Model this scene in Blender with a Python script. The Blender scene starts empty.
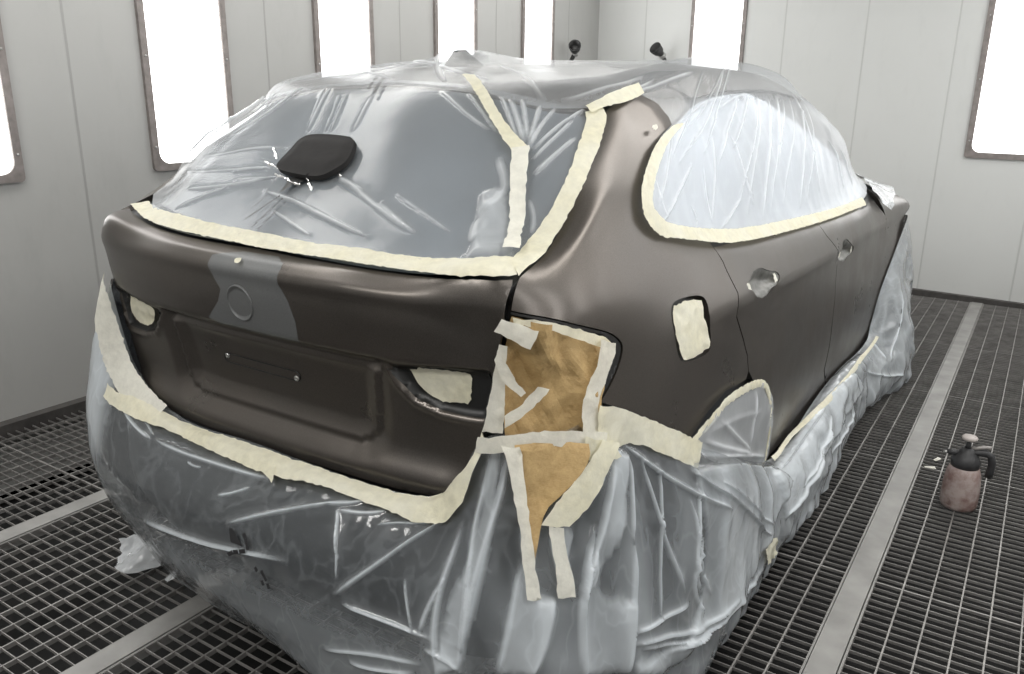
import bpy, bmesh, math, random
import numpy as np
from mathutils import Vector, Matrix, noise
from mathutils.bvhtree import BVHTree
from mathutils.kdtree import KDTree
from mathutils.geometry import delaunay_2d_cdt

random.seed(7); np.random.seed(7)
SC = bpy.context.scene
COL = SC.collection

# ------------------------------------------------------------------ camera
F_PX = 813.87
YAW, PIT, ROL = math.radians(32.85568), math.radians(16.67401), math.radians(-0.68963)
CAM = np.array([1.48908, -1.11038, 1.43596])
def cam_axes():
    cy, sy, cp, sp = math.cos(YAW), math.sin(YAW), math.cos(PIT), math.sin(PIT)
    fwd = np.array([-sy*cp, cy*cp, -sp]); right = np.array([cy, sy, 0.0]); down = np.cross(fwd, right)
    r2 = math.cos(ROL)*right + math.sin(ROL)*down
    d2 = -math.sin(ROL)*right + math.cos(ROL)*down
    return r2, d2, fwd
RX, DN, FW = cam_axes()
def ray(p):
    d = RX*((p[0]-512)/F_PX) + DN*((p[1]-337)/F_PX) + FW
    return d/np.linalg.norm(d)
cd = bpy.data.cameras.new('camera'); cam = bpy.data.objects.new('camera', cd); COL.objects.link(cam)
cd.sensor_width = 36; cd.lens = F_PX*36/1024; cd.clip_start = .02
m = Matrix.Identity(4)
for i in range(3):
    m[i][0] = RX[i]; m[i][1] = -DN[i]; m[i][2] = -FW[i]; m[i][3] = CAM[i]
cam.matrix_world = m
SC.camera = cam

# ------------------------------------------------------------------ tagging
def tag(o, label=None, cat=None, group=None, kind=None):
    if label: o['label'] = label
    if cat: o['category'] = cat
    if group: o['group'] = group
    if kind: o['kind'] = kind
    return o
def empty(name, loc=(0, 0, 0), rz=0):
    o = bpy.data.objects.new(name, None); COL.objects.link(o)
    o.location = loc; o.rotation_euler = (0, 0, rz); o.empty_display_size = .1
    return o
def link(name, me, mat=None, parent=None, smooth=True):
    o = bpy.data.objects.new(name, me); COL.objects.link(o)
    if mat:
        for mm in (mat if isinstance(mat, (list, tuple)) else [mat]): me.materials.append(mm)
    if smooth: me.polygons.foreach_set('use_smooth', [True]*len(me.polygons))
    if parent is not None: o.parent = parent
    return o
def rawmesh(name, V, Fc):
    me = bpy.data.meshes.new(name)
    me.from_pydata([tuple(map(float, v)) for v in V], [], [tuple(int(i) for i in f) for f in Fc])
    me.update(); return me

# ------------------------------------------------------------------ materials
MAT = {}
class N:
    def __init__(s, name):
        s.m = bpy.data.materials.new(name); s.m.use_nodes = True; s.t = s.m.node_tree
        s.t.nodes.clear(); s.out = s.t.nodes.new('ShaderNodeOutputMaterial'); MAT[name] = s.m
    def n(s, kind, **kw):
        nd = s.t.nodes.new('ShaderNode'+kind)
        for k, v in kw.items():
            if k in nd.inputs.keys() and not hasattr(nd, k): nd.inputs[k].default_value = v
            else: setattr(nd, k, v)
        return nd
    def set(s, nd, **kw):
        for k, v in kw.items():
            inp = nd.inputs[k.replace('_', ' ')]
            if hasattr(v, 'is_linked') and hasattr(v, 'node'): s.t.links.new(v, inp)
            else: inp.default_value = v
        return nd
    def l(s, a, b): s.t.links.new(a, b)
    def math(s, op, a, b=None, clamp=False):
        nd = s.t.nodes.new('ShaderNodeMath'); nd.operation = op; nd.use_clamp = clamp
        for i, v in enumerate((a, b)):
            if v is None: continue
            if isinstance(v, (int, float)): nd.inputs[i].default_value = v
            else: s.l(v, nd.inputs[i])
        return nd.outputs[0]
    def ramp(s, fac, stops):
        nd = s.t.nodes.new('ShaderNodeValToRGB'); s.l(fac, nd.inputs[0])
        el = nd.color_ramp.elements
        while len(el) < len(stops): el.new(.5)
        for e, (p, c) in zip(el, stops):
            e.position = p; e.color = (c, c, c, 1) if isinstance(c, (int, float)) else (*c, 1)
        return nd.outputs[0]
    def noise(s, scale, detail=3, rough=.5, coord='Object', stretch=None, dist=0):
        tc = s.t.nodes.new('ShaderNodeTexCoord'); o = tc.outputs[coord]
        if stretch:
            mp = s.t.nodes.new('ShaderNodeMapping'); mp.inputs['Scale'].default_value = stretch[:3]
            if len(stretch) > 3: mp.inputs['Rotation'].default_value = (0, 0, stretch[3])
            s.l(o, mp.inputs[0]); o = mp.outputs[0]
        nd = s.t.nodes.new('ShaderNodeTexNoise'); s.l(o, nd.inputs['Vector'])
        nd.inputs['Scale'].default_value = scale; nd.inputs['Detail'].default_value = detail
        nd.inputs['Roughness'].default_value = rough; nd.inputs['Distortion'].default_value = dist
        return nd.outputs['Fac']
    def mixc(s, fac, a, b, mode='MIX'):
        nd = s.t.nodes.new('ShaderNodeMix'); nd.data_type = 'RGBA'; nd.blend_type = mode
        for idx, v in ((0, fac), (6, a), (7, b)):
            if isinstance(v, (int, float)): nd.inputs[idx].default_value = v
            elif isinstance(v, (tuple, list)): nd.inputs[idx].default_value = (*v[:3], 1)
            else: s.l(v, nd.inputs[idx])
        return nd.outputs[2]
    def bump(s, h, strength=.3, dist=.01):
        nd = s.t.nodes.new('ShaderNodeBump'); s.l(h, nd.inputs['Height'])
        nd.inputs['Strength'].default_value = strength; nd.inputs['Distance'].default_value = dist
        return nd.outputs[0]
    def bsdf(s, **kw):
        nd = s.t.nodes.new('ShaderNodeBsdfPrincipled'); s.set(nd, **kw); s.l(nd.outputs[0], s.out.inputs[0]); return nd

def simple(name, col, rough=.5, metal=0, var=.12, scale=20, bump=0, **kw):
    g = N(name)
    nz = g.noise(scale, 4)
    c = g.mixc(g.ramp(nz, [(.3, 0), (.7, 1)]), tuple(x*(1-var) for x in col), tuple(min(1, x*(1+var)) for x in col))
    d = dict(Base_Color=c, Roughness=rough, Metallic=metal, **kw)
    if bump: d['Normal'] = g.bump(nz, bump, .004)
    g.bsdf(**d); return g.m

def paint_mat(name, col, rough, metal, coat=0.0):
    g = N(name)
    fl = g.noise(900, 1, .5)
    cl = g.noise(3.0, 3, .5)
    c = g.mixc(g.ramp(fl, [(.35, 0), (.65, 1)]), tuple(x*.82 for x in col), tuple(x*1.2 for x in col))
    c = g.mixc(g.ramp(cl, [(.3, 0), (.7, 1)]), c, g.mixc(1.0, c, (1.08, 1.04, 1.0), 'MULTIPLY'))
    r = g.ramp(g.noise(6, 4, .6), [(.3, rough-.04), (.7, rough+.05)])
    g.bsdf(Base_Color=c, Roughness=r, Metallic=metal, Coat_Weight=coat, Coat_Roughness=.25)
    return g.m
PAINT = paint_mat('bronze_grey_basecoat', (.112, .102, .094), .31, .82, .12)
PRIMER = paint_mat('blue_grey_wet_sanded_patch', (.120, .126, .130), .34, .25, .2)
SHELL = simple('dark_inner_body', (.028, .030, .033), .45, 0, .2, 8)
BLACK = simple('black_satin_plastic', (.012, .012, .012), .45)
MATTE = simple('matt_black_foam', (.013, .012, .012), .85, 0, .15, 40, .2)
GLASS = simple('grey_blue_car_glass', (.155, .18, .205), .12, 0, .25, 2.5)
SGLASS = simple('side_glass_painted_light', (.62, .65, .70), .15, 0, .12, 2.5)  # pale opaque colour stands in for booth light shining through the car
RUBBER = simple('tyre_rubber', (.02, .02, .02), .7)
STEEL = simple('dull_steel', (.45, .45, .44), .35, .9)
RIM = simple('wheel_alloy', (.35, .35, .36), .35, .8)

def tape_mat(name, col, tr=.25):
    g = N(name)
    nz = g.noise(45, 5, .65); big = g.noise(9, 3)
    c = g.mixc(g.ramp(nz, [(.35, 0), (.65, 1)]), tuple(x*.84 for x in col), col)
    c = g.mixc(g.ramp(big, [(.35, 0), (.7, .5)]), c, (.86, .85, .76))
    nrm = g.bump(g.noise(60, 5, .6, stretch=(1, 1, 1)), .5, .004)
    b = g.t.nodes.new('ShaderNodeBsdfPrincipled'); g.set(b, Base_Color=c, Roughness=.6, Normal=nrm)
    t = g.t.nodes.new('ShaderNodeBsdfTranslucent'); g.set(t, Color=c)
    mx = g.t.nodes.new('ShaderNodeMixShader'); mx.inputs[0].default_value = tr
    g.l(b.outputs[0], mx.inputs[1]); g.l(t.outputs[0], mx.inputs[2]); g.l(mx.outputs[0], g.out.inputs[0])
    return g.m
TAPE = tape_mat('cream_masking_tape', (.86, .82, .63))
TAPEW = tape_mat('white_masking_tape', (.87, .85, .76))

def film_mat(name, base=.22, fold=.6, col=(.86, .89, .92), bump=.6, bscale=14, stretch=(1, 1, 1), rough=.16, trans=.35, spec=1.0, rida=.07, edge=.22):
    """thin polythene: see-through, milky where it is folded, glossy"""
    g = N(name)
    at = g.t.nodes.new('ShaderNodeAttribute'); at.attribute_name = 'fold'
    nz = g.noise(bscale, 1.5, .5, 'UV', stretch, .4)
    nz2 = g.noise(bscale*2.3, 2, .5, 'UV', stretch, .3)
    rd = g.math('SUBTRACT', 1.0, g.math('MULTIPLY', g.math('ABSOLUTE', g.math('SUBTRACT', nz2, .5)), 5.0), True)
    h = g.math('ADD', nz, g.math('MULTIPLY', rd, .12))
    rid = g.ramp(rd, [(.80, 0), (1, 1)])
    fac = g.math('ADD', base, g.math('MULTIPLY', at.outputs['Fac'], fold))
    fac = g.math('ADD', fac, g.math('MULTIPLY', rid, rida))
    lw = g.t.nodes.new('ShaderNodeLayerWeight'); lw.inputs[0].default_value = .35
    nrm = g.bump(h, bump, .03); g.l(nrm, lw.inputs['Normal'])
    fac = g.math('ADD', fac, g.math('MULTIPLY', lw.outputs['Facing'], edge), True)
    fac = g.math('MINIMUM', fac, .93)
    tp = g.t.nodes.new('ShaderNodeBsdfTransparent'); tp.inputs[0].default_value = (.95, .965, .98, 1)
    df = g.t.nodes.new('ShaderNodeBsdfDiffuse'); g.set(df, Color=(*col, 1), Normal=nrm)
    tl = g.t.nodes.new('ShaderNodeBsdfTranslucent'); g.set(tl, Color=(*col, 1), Normal=nrm)
    m1 = g.t.nodes.new('ShaderNodeMixShader'); m1.inputs[0].default_value = trans
    g.l(df.outputs[0], m1.inputs[1]); g.l(tl.outputs[0], m1.inputs[2])
    m2 = g.t.nodes.new('ShaderNodeMixShader'); g.l(fac, m2.inputs[0])
    g.l(tp.outputs[0], m2.inputs[1]); g.l(m1.outputs[0], m2.inputs[2])
    gl = g.t.nodes.new('ShaderNodeBsdfGlossy'); g.set(gl, Roughness=rough, Normal=nrm)
    fr = g.t.nodes.new('ShaderNodeFresnel'); fr.inputs[0].default_value = 1.5; g.l(nrm, fr.inputs['Normal'])
    m3 = g.t.nodes.new('ShaderNodeMixShader'); g.l(g.math('MULTIPLY', fr.outputs[0], spec, True), m3.inputs[0])
    g.l(m2.outputs[0], m3.inputs[1]); g.l(gl.outputs[0], m3.inputs[2]); g.l(m3.outputs[0], g.out.inputs[0])
    return g.m
FILM_R = film_mat('film_over_rear_window', .185, .60, bump=.10, bscale=3, stretch=(1, 1.6, 1), rough=.2, spec=.8, rida=.0, edge=.10)
FILM_S = film_mat('film_over_side_windows', .22, .6, bump=.12, bscale=4, stretch=(1.5, .7, 1), rough=.25, spec=.40, rida=.02, edge=.06)
FILM_T = film_mat('film_over_roof', .30, .4, bump=.4, bscale=5, stretch=(1, 1, 1), rough=.2)
FILM_K = film_mat('film_skirt', .07, .85, col=(.83, .89, .94), bump=.35, bscale=5, stretch=(1.2, .8, 1), rough=.12, spec=1.25, edge=.13)
FILM_W = film_mat('crumpled_white_film', .62, .4, bump=.6, bscale=10, stretch=(1, 1, 1), rough=.2)

def paper_mat():
    g = N('brown_masking_paper')
    nz = g.noise(30, 5, .6); fib = g.noise(160, 2, .5, stretch=(1, 1, 6))
    c = g.mixc(g.ramp(nz, [(.3, 0), (.7, 1)]), (.36, .235, .095), (.52, .36, .165))
    c = g.mixc(g.ramp(fib, [(.4, 0), (.7, .35)]), c, (.60, .44, .23))
    g.bsdf(Base_Color=c, Roughness=.7, Normal=g.bump(nz, .4, .01)); return g.m
PAPER = paper_mat()

# ------------------------------------------------------------------ spline surfaces
def spline_k(x):
    n = len(x); A = np.zeros((n, n)); D = np.zeros((n, n)); A[0, 0] = A[-1, -1] = 1
    h = np.diff(x)
    for i in range(1, n-1):
        A[i, i-1] = h[i-1]/6; A[i, i] = (h[i-1]+h[i])/3; A[i, i+1] = h[i]/6
        D[i, i-1] = 1/h[i-1]; D[i, i] = -1/h[i-1]-1/h[i]; D[i, i+1] = 1/h[i]
    return np.linalg.solve(A, D)
def basis(x, K, t):
    t = np.clip(t, x[0], x[-1]); i = np.clip(np.searchsorted(x, t, 'right')-1, 0, len(x)-2)
    h = x[i+1]-x[i]; a = (x[i+1]-t)/h; b = 1-a
    B = ((a**3-a)*h*h/6)[:, None]*K[i] + ((b**3-b)*h*h/6)[:, None]*K[i+1]
    r = np.arange(len(t)); B[r, i] += a; B[r, i+1] += b
    return B
class Surf:
    def __init__(s, net, usel=slice(None), vsel=slice(None), nu=420, nv=150):
        s.net = np.array(net, float)                       # [v, u, 3]
        d = np.linalg.norm(np.diff(s.net[vsel], axis=1), axis=2).mean(0)
        s.u = np.r_[0, np.cumsum(np.maximum(d, 1e-3))]
        d = np.linalg.norm(np.diff(s.net[:, usel], axis=0), axis=2).mean(1)
        s.v = np.r_[0, np.cumsum(np.maximum(d, 1e-3))]
        s.Ku, s.Kv = spline_k(s.u), spline_k(s.v)
        s.extra = None
        s.gu = np.linspace(s.u[0], s.u[-1], nu); s.gv = np.linspace(s.v[0], s.v[-1], nv)
        s.nu, s.nv = nu, nv
    def shift_u(s, c): s.u = s.u-c; s.gu = s.gu-c
    def P(s, u, v):
        u = np.atleast_1d(np.asarray(u, float)); v = np.atleast_1d(np.asarray(v, float))
        Bu = basis(s.u, s.Ku, u); Bv = basis(s.v, s.Kv, v)
        p = np.einsum('kv,vuc,ku->kc', Bv, s.net, Bu, optimize=True)
        if s.extra is not None: p = p+s.extra(p, u, v)
        return p
    def Nrm(s, u, v, e=2e-3):
        du = s.P(np.asarray(u)+e, v)-s.P(np.asarray(u)-e, v); dv = s.P(u, np.asarray(v)+e)-s.P(u, np.asarray(v)-e)
        n = np.cross(du, dv); return n/np.maximum(np.linalg.norm(n, axis=1, keepdims=True), 1e-9)
    def grid(s):
        U, V = np.meshgrid(s.gu, s.gv); return s.P(U.ravel(), V.ravel()), U.ravel(), V.ravel()
    def build(s):
        P, U, V = s.grid(); nu, nv = s.nu, s.nv; fs = []
        for j in range(nv-1):
            for i in range(nu-1):
                a = j*nu+i; fs += [(a, a+1, a+nu+1), (a, a+nu+1, a+nu)]
        s.GP, s.GU, s.GV, s.GF = P, U, V, fs
        s.bvh = BVHTree.FromPolygons([tuple(p) for p in P], fs, all_triangles=True)
    def hit(s, o, d):
        loc, nrm, idx, dist = s.bvh.ray_cast(Vector(o), Vector(d))
        if loc is None: return None
        f = s.GF[idx]; p = np.array(loc); A, B, C = (s.GP[k] for k in f)
        M = np.stack([B-A, C-A], 1); w = np.linalg.lstsq(M, p-A, rcond=None)[0]
        k = np.array([1-w.sum(), w[0], w[1]])
        return float(k@s.GU[list(f)]), float(k@s.GV[list(f)])
    def px(s, pts):
        out = []
        for p in pts:
            if len(p) == 3: h = s.near(p)
            else: h = s.hit(CAM, ray(p))
            if h is not None: out.append(h)
            else: print('MISS', p)
        return np.array(out)
    def near(s, p):
        loc, nrm, idx, dist = s.bvh.find_nearest(Vector(p))
        f = s.GF[idx]; q = np.array(loc); A, B, C = (s.GP[k] for k in f)
        w = np.linalg.lstsq(np.stack([B-A, C-A], 1), q-A, rcond=None)[0]; k = np.array([1-w.sum(), w[0], w[1]])
        return float(k@s.GU[list(f)]), float(k@s.GV[list(f)])

def resample(poly, step, closed=True, curve=False):
    P = np.asarray(poly, float)
    if closed: P = np.r_[P, P[:1]]
    out = []
    for a, b in zip(P[:-1], P[1:]):
        n = max(1, int(round(np.linalg.norm(b-a)/step)))
        for k in range(n): out.append(a+(b-a)*k/n)
    if not closed: out.append(P[-1])
    return np.array(out)
def smooth_poly(P, closed=True, it=2):
    P = np.asarray(P, float)
    for _ in range(it):
        if closed:
            Q = np.roll(P, -1, 0); P = np.stack([.75*P+.25*Q, .25*P+.75*Q], 1).reshape(-1, 2)
        else:
            A, B = P[:-1], P[1:]; M = np.stack([.75*A+.25*B, .25*A+.75*B], 1).reshape(-1, 2); P = np.r_[P[:1], M[1:-1], P[-1:]]
    return P
def inside(pts, poly):
    x, y = pts[:, 0], pts[:, 1]; r = np.zeros(len(pts), bool); n = len(poly); j = n-1
    for i in range(n):
        xi, yi = poly[i]; xj, yj = poly[j]
        c = ((yi > y) != (yj > y)); 
        with np.errstate(divide='ignore', invalid='ignore'):
            r ^= c & (x < (xj-xi)*(y-yi)/(yj-yi+1e-30)+xi)
        j = i
    return r
def dist_seg(pts, A, B):
    d = B-A; L = max(d@d, 1e-12); t = np.clip((pts-A)@d/L, 0, 1)
    return np.linalg.norm(pts-A-t[:, None]*d, axis=1), t
def dist_poly(pts, poly, closed=True):
    P = np.r_[poly, poly[:1]] if closed else poly; m = np.full(len(pts), 9.0)
    for a, b in zip(P[:-1], P[1:]): m = np.minimum(m, dist_seg(pts, a, b)[0])
    return m
def inset(poly, d):
    P = np.asarray(poly); a = (P[:, 0]*np.roll(P[:, 1], -1)-np.roll(P[:, 0], -1)*P[:, 1]).sum()
    T = np.roll(P, -1, 0)-np.roll(P, 1, 0); T /= np.maximum(np.linalg.norm(T, axis=1, keepdims=True), 1e-9)
    nn = np.stack([-T[:, 1], T[:, 0]], 1)*(1 if a > 0 else -1)
    return P+nn*d
def noise3(P, scale, seed=0):
    return np.array([noise.noise(Vector((p[0]*scale+seed, p[1]*scale+seed*1.7, p[2]*scale))) for p in P])
def facet(P, lam, seed=0, n=4):
    """paper-like folds: flat facets between sharp ridges, about -1..1"""
    r = random.Random(seed); P = np.asarray(P, float); h = np.zeros(len(P))
    W_ = .35*lam*noise3(P, .6/lam, seed)
    for k in range(n):
        d = np.array([r.gauss(0, 1) for _ in range(P.shape[1])]); d /= np.linalg.norm(d)
        l = lam*(.7+.8*r.random()); q = ((P@d+W_)/l+r.random()) % 1.0
        h += np.abs(q*2-1)*2-1
    return h/n
def ridged(P, scale, seed=0):
    return 1-2*np.abs(noise3(P, scale, seed))

def kd_dist(src, pts):
    kd = KDTree(len(src))
    for i, p in enumerate(src): kd.insert((p[0], p[1], 0), i)
    kd.balance()
    return np.array([kd.find((p[0], p[1], 0))[2] for p in pts]) if len(pts) else np.zeros(0)
def fill(poly, step, holes=(), marks=(), extra=None):
    """triangulate a (u,v) polygon with an even inner grid; returns pts, tris, boundary loops"""
    loops = [resample(poly, step*.8)]+[resample(h, step*.8) for h in holes]
    segs = [resample(mk, step*.8) for mk in marks]
    lo, hi = poly.min(0), poly.max(0)
    xs = np.arange(lo[0], hi[0], step); ys = np.arange(lo[1], hi[1], step*.866)
    X, Y = np.meshgrid(xs, ys); X[1::2] += step/2
    g = np.c_[X.ravel(), Y.ravel()]
    g = g[inside(g, poly)]
    for h in holes: g = g[~inside(g, h)]
    g = g[kd_dist(np.concatenate(loops+segs), g) > step*.5]
    if extra is not None and len(extra):
        ex = np.asarray(extra); ex = ex[inside(ex, poly)]
        q = np.round(ex/.0024).astype(int); ex = ex[np.unique(q, axis=0, return_index=True)[1]] if len(ex) else ex
        if len(ex): ex = ex[kd_dist(np.concatenate(loops), ex) > step*.4]
        if len(ex): g = np.r_[g[kd_dist(ex, g) > step*.4], ex]
    V = []; E = []
    for lp in loops+segs:
        b = len(V); V += [Vector(p) for p in lp]; n = len(lp); E += [(b+i, b+(i+1) % n) for i in range(n)]
    V += [Vector(p) for p in g]
    r = delaunay_2d_cdt(V, E, [], 0, 1e-6)
    P = np.array([(p.x, p.y) for p in r[0]]); T = np.array([f for f in r[2]])
    C = P[T].mean(1); k = inside(C, poly)
    for h in holes: k &= ~inside(C, h)
    T = T[k]
    a = P[T]; ar = (a[:, 1, 0]-a[:, 0, 0])*(a[:, 2, 1]-a[:, 0, 1])-(a[:, 1, 1]-a[:, 0, 1])*(a[:, 2, 0]-a[:, 0, 0])
    T = T[np.abs(ar) > 1e-10]; ar = ar[np.abs(ar) > 1e-10]
    T[ar < 0] = T[ar < 0][:, ::-1]
    return P, T
def boundary_edges(T):
    cnt = {}
    for t in T:
        for a, b in ((t[0], t[1]), (t[1], t[2]), (t[2], t[0])):
            cnt[(a, b)] = 1
    return [(a, b) for (a, b) in cnt if (b, a) not in cnt]

def panel(name, S, poly, mat, parent=None, step=.025, off=0.0, lip=0.0, gap=0.0, holes=(), marks=(), markmat=None, disp=None, foldf=None, extra=None):
    poly = np.asarray(poly, float)
    if gap: poly = inset(poly, gap)
    P2, T = fill(poly, step, holes, marks, extra)
    u, v = P2[:, 0], P2[:, 1]
    P = S.P(u, v); Nn = S.Nrm(u, v)
    d = np.full(len(P), off, float)
    if disp is not None:
        r = disp(P2, P, Nn)
        if r.ndim == 1: d = d+r
        else: P = P+r
    P = P+Nn*d[:, None]
    Fs = [tuple(t) for t in T]
    nv = len(P); V = list(P); UV = list(P2)
    if lip:
        be = boundary_edges(T); used = sorted({i for e in be for i in e}); mp = {i: nv+k for k, i in enumerate(used)}
        for i in used: V.append(P[i]-Nn[i]*lip); UV.append(P2[i])
        for a, b in be: Fs.append((b, a, mp[a], mp[b]))
    me = rawmesh(name, V, Fs)
    uvl = me.uv_layers.new(name='UVMap'); UV = np.array(UV)
    li = np.zeros(len(me.loops), int); me.loops.foreach_get('vertex_index', li)
    uvl.data.foreach_set('uv', UV[li].ravel())
    o = link(name, me, mat, parent)
    if foldf is not None:
        at = me.attributes.new('fold', 'FLOAT', 'POINT'); fv = np.clip(foldf(P2), 0, 1); fv = np.r_[fv, np.zeros(len(V)-nv)]
        at.data.foreach_set('value', fv)
    if markmat:
        for mm in markmat: me.materials.append(mm)
        C = P2[T].mean(1)
        idx = np.zeros(len(me.polygons), int)
        for k, mk in enumerate(marks): idx[:len(T)][inside(C, mk)] = k+1
        me.polygons.foreach_set('material_index', idx)
    if lip:
        # keep the panel face and its turned edge crisp
        sh = np.zeros(len(me.edges), bool); key = {}
        es = set(tuple(sorted(e)) for e in be)
        for e in me.edges:
            if tuple(sorted(e.vertices)) in es: e.use_edge_sharp = True
    return o

def ribbon(name, S, line, width, mat, parent=None, off=.003, step=.008, jit=.0012, smooth=1, w_end=None, disp=None, closed=False, uvline=False):
    L = np.asarray(line) if uvline else S.px(line)
    if smooth: L = smooth_poly(L, closed, smooth)
    L = resample(L, step, closed)
    n = len(L); T = np.gradient(L, axis=0); T /= np.maximum(np.linalg.norm(T, axis=1, keepdims=True), 1e-9)
    Nn = np.stack([-T[:, 1], T[:, 0]], 1); K = 5; pts = []
    for k in range(K):
        f = k/(K-1)-.5
        w = np.full(n, width) if w_end is None else np.linspace(width, w_end, n)
        e = (np.random.randn(n)*jit) if k in (0, K-1) else 0
        pts.append(L+Nn*((f*w+e)[:, None]))
    Q = np.stack(pts, 1).reshape(-1, 2)
    P = S.P(Q[:, 0], Q[:, 1]); nn = S.Nrm(Q[:, 0], Q[:, 1])
    h = off+np.abs(noise3(P, 38, 3))*.0035+np.random.rand(len(P))*.0006
    ed = np.tile(np.abs(np.arange(K)/(K-1)-.5) > .4, n); h[ed] -= .0012
    if disp is not None: h = h+disp(Q)
    P = P+nn*h[:, None]
    Fs = [(i*K+k, i*K+k+1, (i+1)*K+k+1, (i+1)*K+k) for i in range(n-1) for k in range(K-1)]
    me = rawmesh(name, P, Fs)
    return link(name, me, mat, parent)

# ------------------------------------------------------------------ the car body surface
def ring(zs, pts):
    return [(p[0], p[1], p[2] if len(p) > 2 else zs) for p in pts]
LV = [
 ring(.20, [(0,.10),(.28,.105),(.5,.13),(.64,.18),(.695,.225),(.74,.27),(.80,.40),(.83,.62),(.845,.92),(.85,1.45),(.85,2.1),(.85,2.65),(.85,3.15),(.84,3.7),(.74,4.1),(.45,4.3),(0,4.38)]),
 ring(.34, [(0,.02),(.28,.03),(.5,.06),(.66,.12),(.72,.165),(.77,.22),(.83,.38),(.865,.62),(.88,.95),(.87,1.45),(.866,2.1),(.868,2.65),(.875,3.15),(.885,3.7),(.78,4.15),(.47,4.38),(0,4.45)]),
 ring(.50, [(0,.03),(.28,.04),(.5,.07),(.66,.13),(.72,.175),(.77,.23),(.835,.38),(.873,.62),(.893,.95),(.885,1.45),(.882,2.1),(.883,2.65),(.888,3.15),(.897,3.7),(.79,4.15),(.47,4.38),(0,4.46)]),
 ring(.62, [(0,.10),(.28,.105),(.5,.125),(.65,.16),(.705,.20),(.745,.25),(.815,.41),(.865,.64),(.892,.95),(.889,1.45),(.887,2.1),(.887,2.65),(.891,3.15),(.897,3.7),(.79,4.15),(.47,4.38),(0,4.46)]),
 ring(.76, [(0,.105),(.28,.11),(.5,.13),(.65,.16),(.703,.20),(.745,.25),(.80,.41),(.85,.65),(.879,.95),(.887,1.45,.75),(.887,2.1,.745),(.887,2.65,.74),(.890,3.15,.735),(.887,3.7,.73),(.78,4.15,.70),(.47,4.37,.67),(0,4.45,.66)]),
 ring(.90, [(0,.08),(.28,.086),(.5,.11),(.65,.152),(.70,.19),(.74,.235),(.79,.42),(.833,.66),(.858,.95),(.868,1.45,.885),(.871,2.1,.87),(.871,2.65,.86),(.872,3.15,.845),(.872,3.72,.83),(.75,4.15,.78),(.46,4.36,.74),(0,4.44,.72)]),
 ring(1.045, [(0,.07),(.28,.077),(.5,.103),(.655,.140),(.71,.182),(.744,.240),(.772,.425,1.04),(.79,.68,1.04),(.81,.95,1.02),(.825,1.45,.99),(.832,2.1,.967),(.835,2.65,.957),(.833,3.15,.947),(.825,3.72,.935),(.70,4.12,.86),(.44,4.33,.82),(0,4.40,.80)]),
 ring(1.08, [(0,.083,1.068),(.28,.091,1.072),(.5,.118,1.082),(.652,.153,1.098),(.705,.218,1.087),(.734,.288,1.088),(.757,.46,1.086),(.776,.70,1.075),(.795,.97,1.045),(.81,1.45,1.013),(.817,2.1,.987),(.817,2.64,.978),(.805,3.12,.985),(.74,3.5,.99),(.61,3.8,.97),(.38,3.95,.96),(0,4.0,.95)]),
 ring(1.1, [(0,.105,1.08),(.28,.12,1.085),(.5,.165,1.10),(.638,.232,1.122),(.700,.292,1.130),(.722,.362,1.137),(.742,.515,1.135),(.757,.74,1.105),(.772,.99,1.068),(.789,1.45,1.035),(.795,2.1,1.005),(.79,2.62,1.0),(.762,3.08,1.02),(.66,3.35,1.04),(.5,3.5,1.05),(.3,3.58,1.055),(0,3.62,1.06)]),
 ring(1.265, [(0,.355),(.28,.365),(.475,.395),(.622,.458),(.664,.510),(.678,.575),(.69,.69),(.70,.85),(.71,1.06,1.25),(.724,1.5,1.22),(.728,2.1,1.2),(.72,2.55,1.2),(.69,2.87,1.22),(.57,2.98,1.23),(.42,3.1,1.235),(.25,3.17,1.24),(0,3.2,1.245)]),
 ring(1.40, [(0,.54,1.415),(.28,.55,1.413),(.46,.59,1.408),(.570,.662,1.40),(.604,.705,1.398),(.616,.775,1.395),(.63,.88,1.39),(.645,1.0,1.387),(.65,1.16,1.385),(.655,1.5,1.39),(.655,2.0,1.385),(.645,2.36,1.378),(.615,2.60,1.37),(.50,2.62,1.385),(.36,2.70,1.40),(.2,2.75,1.41),(0,2.77,1.415)]),
 ring(1.455, [(0,.62,1.453),(.27,.63,1.45),(.45,.65,1.449),(.545,.70,1.446),(.572,.765,1.4465),(.584,.855,1.447),(.595,.97,1.452),(.60,1.08,1.46),(.61,1.22,1.466),(.612,1.5,1.47),(.605,1.95,1.468),(.59,2.24,1.458),(.555,2.43,1.442),(.45,2.46,1.445),(.32,2.52,1.455),(.18,2.56,1.463),(0,2.58,1.466)]),
 ring(1.49, [(0,.82,1.49),(.2,.84,1.489),(.33,.90,1.49),(.40,.97,1.495),(.42,1.01,1.499),(.44,1.06,1.502),(.46,1.14,1.508),(.47,1.23,1.512),(.475,1.34,1.525),(.475,1.55,1.528),(.465,1.85,1.526),(.45,2.02,1.517),(.41,2.14,1.50),(.34,2.22,1.498),(.24,2.27,1.50),(.13,2.3,1.502),(0,2.31,1.503)]),
 [(0, y, 1.535-.045*(y-1.65)**2) for y in (1.0,1.02,1.06,1.11,1.14,1.17,1.23,1.29,1.38,1.56,1.8,1.93,2.0,2.04,2.06,2.08,2.09)],
]
net = []
for L in LV:
    left = [(-p[0], p[1], p[2]) for p in L[:0:-1]]
    net.append(left+list(L))
BODY = Surf(net, usel=slice(16, 29), vsel=slice(1, 10), nu=520, nv=170)
BODY.shift_u(BODY.u[16])
BODY.build()
V5, V6, V7 = BODY.v[5], BODY.v[6], BODY.v[8]
def mirror(poly): return np.c_[-poly[::-1, 0], poly[::-1, 1]]
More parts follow.
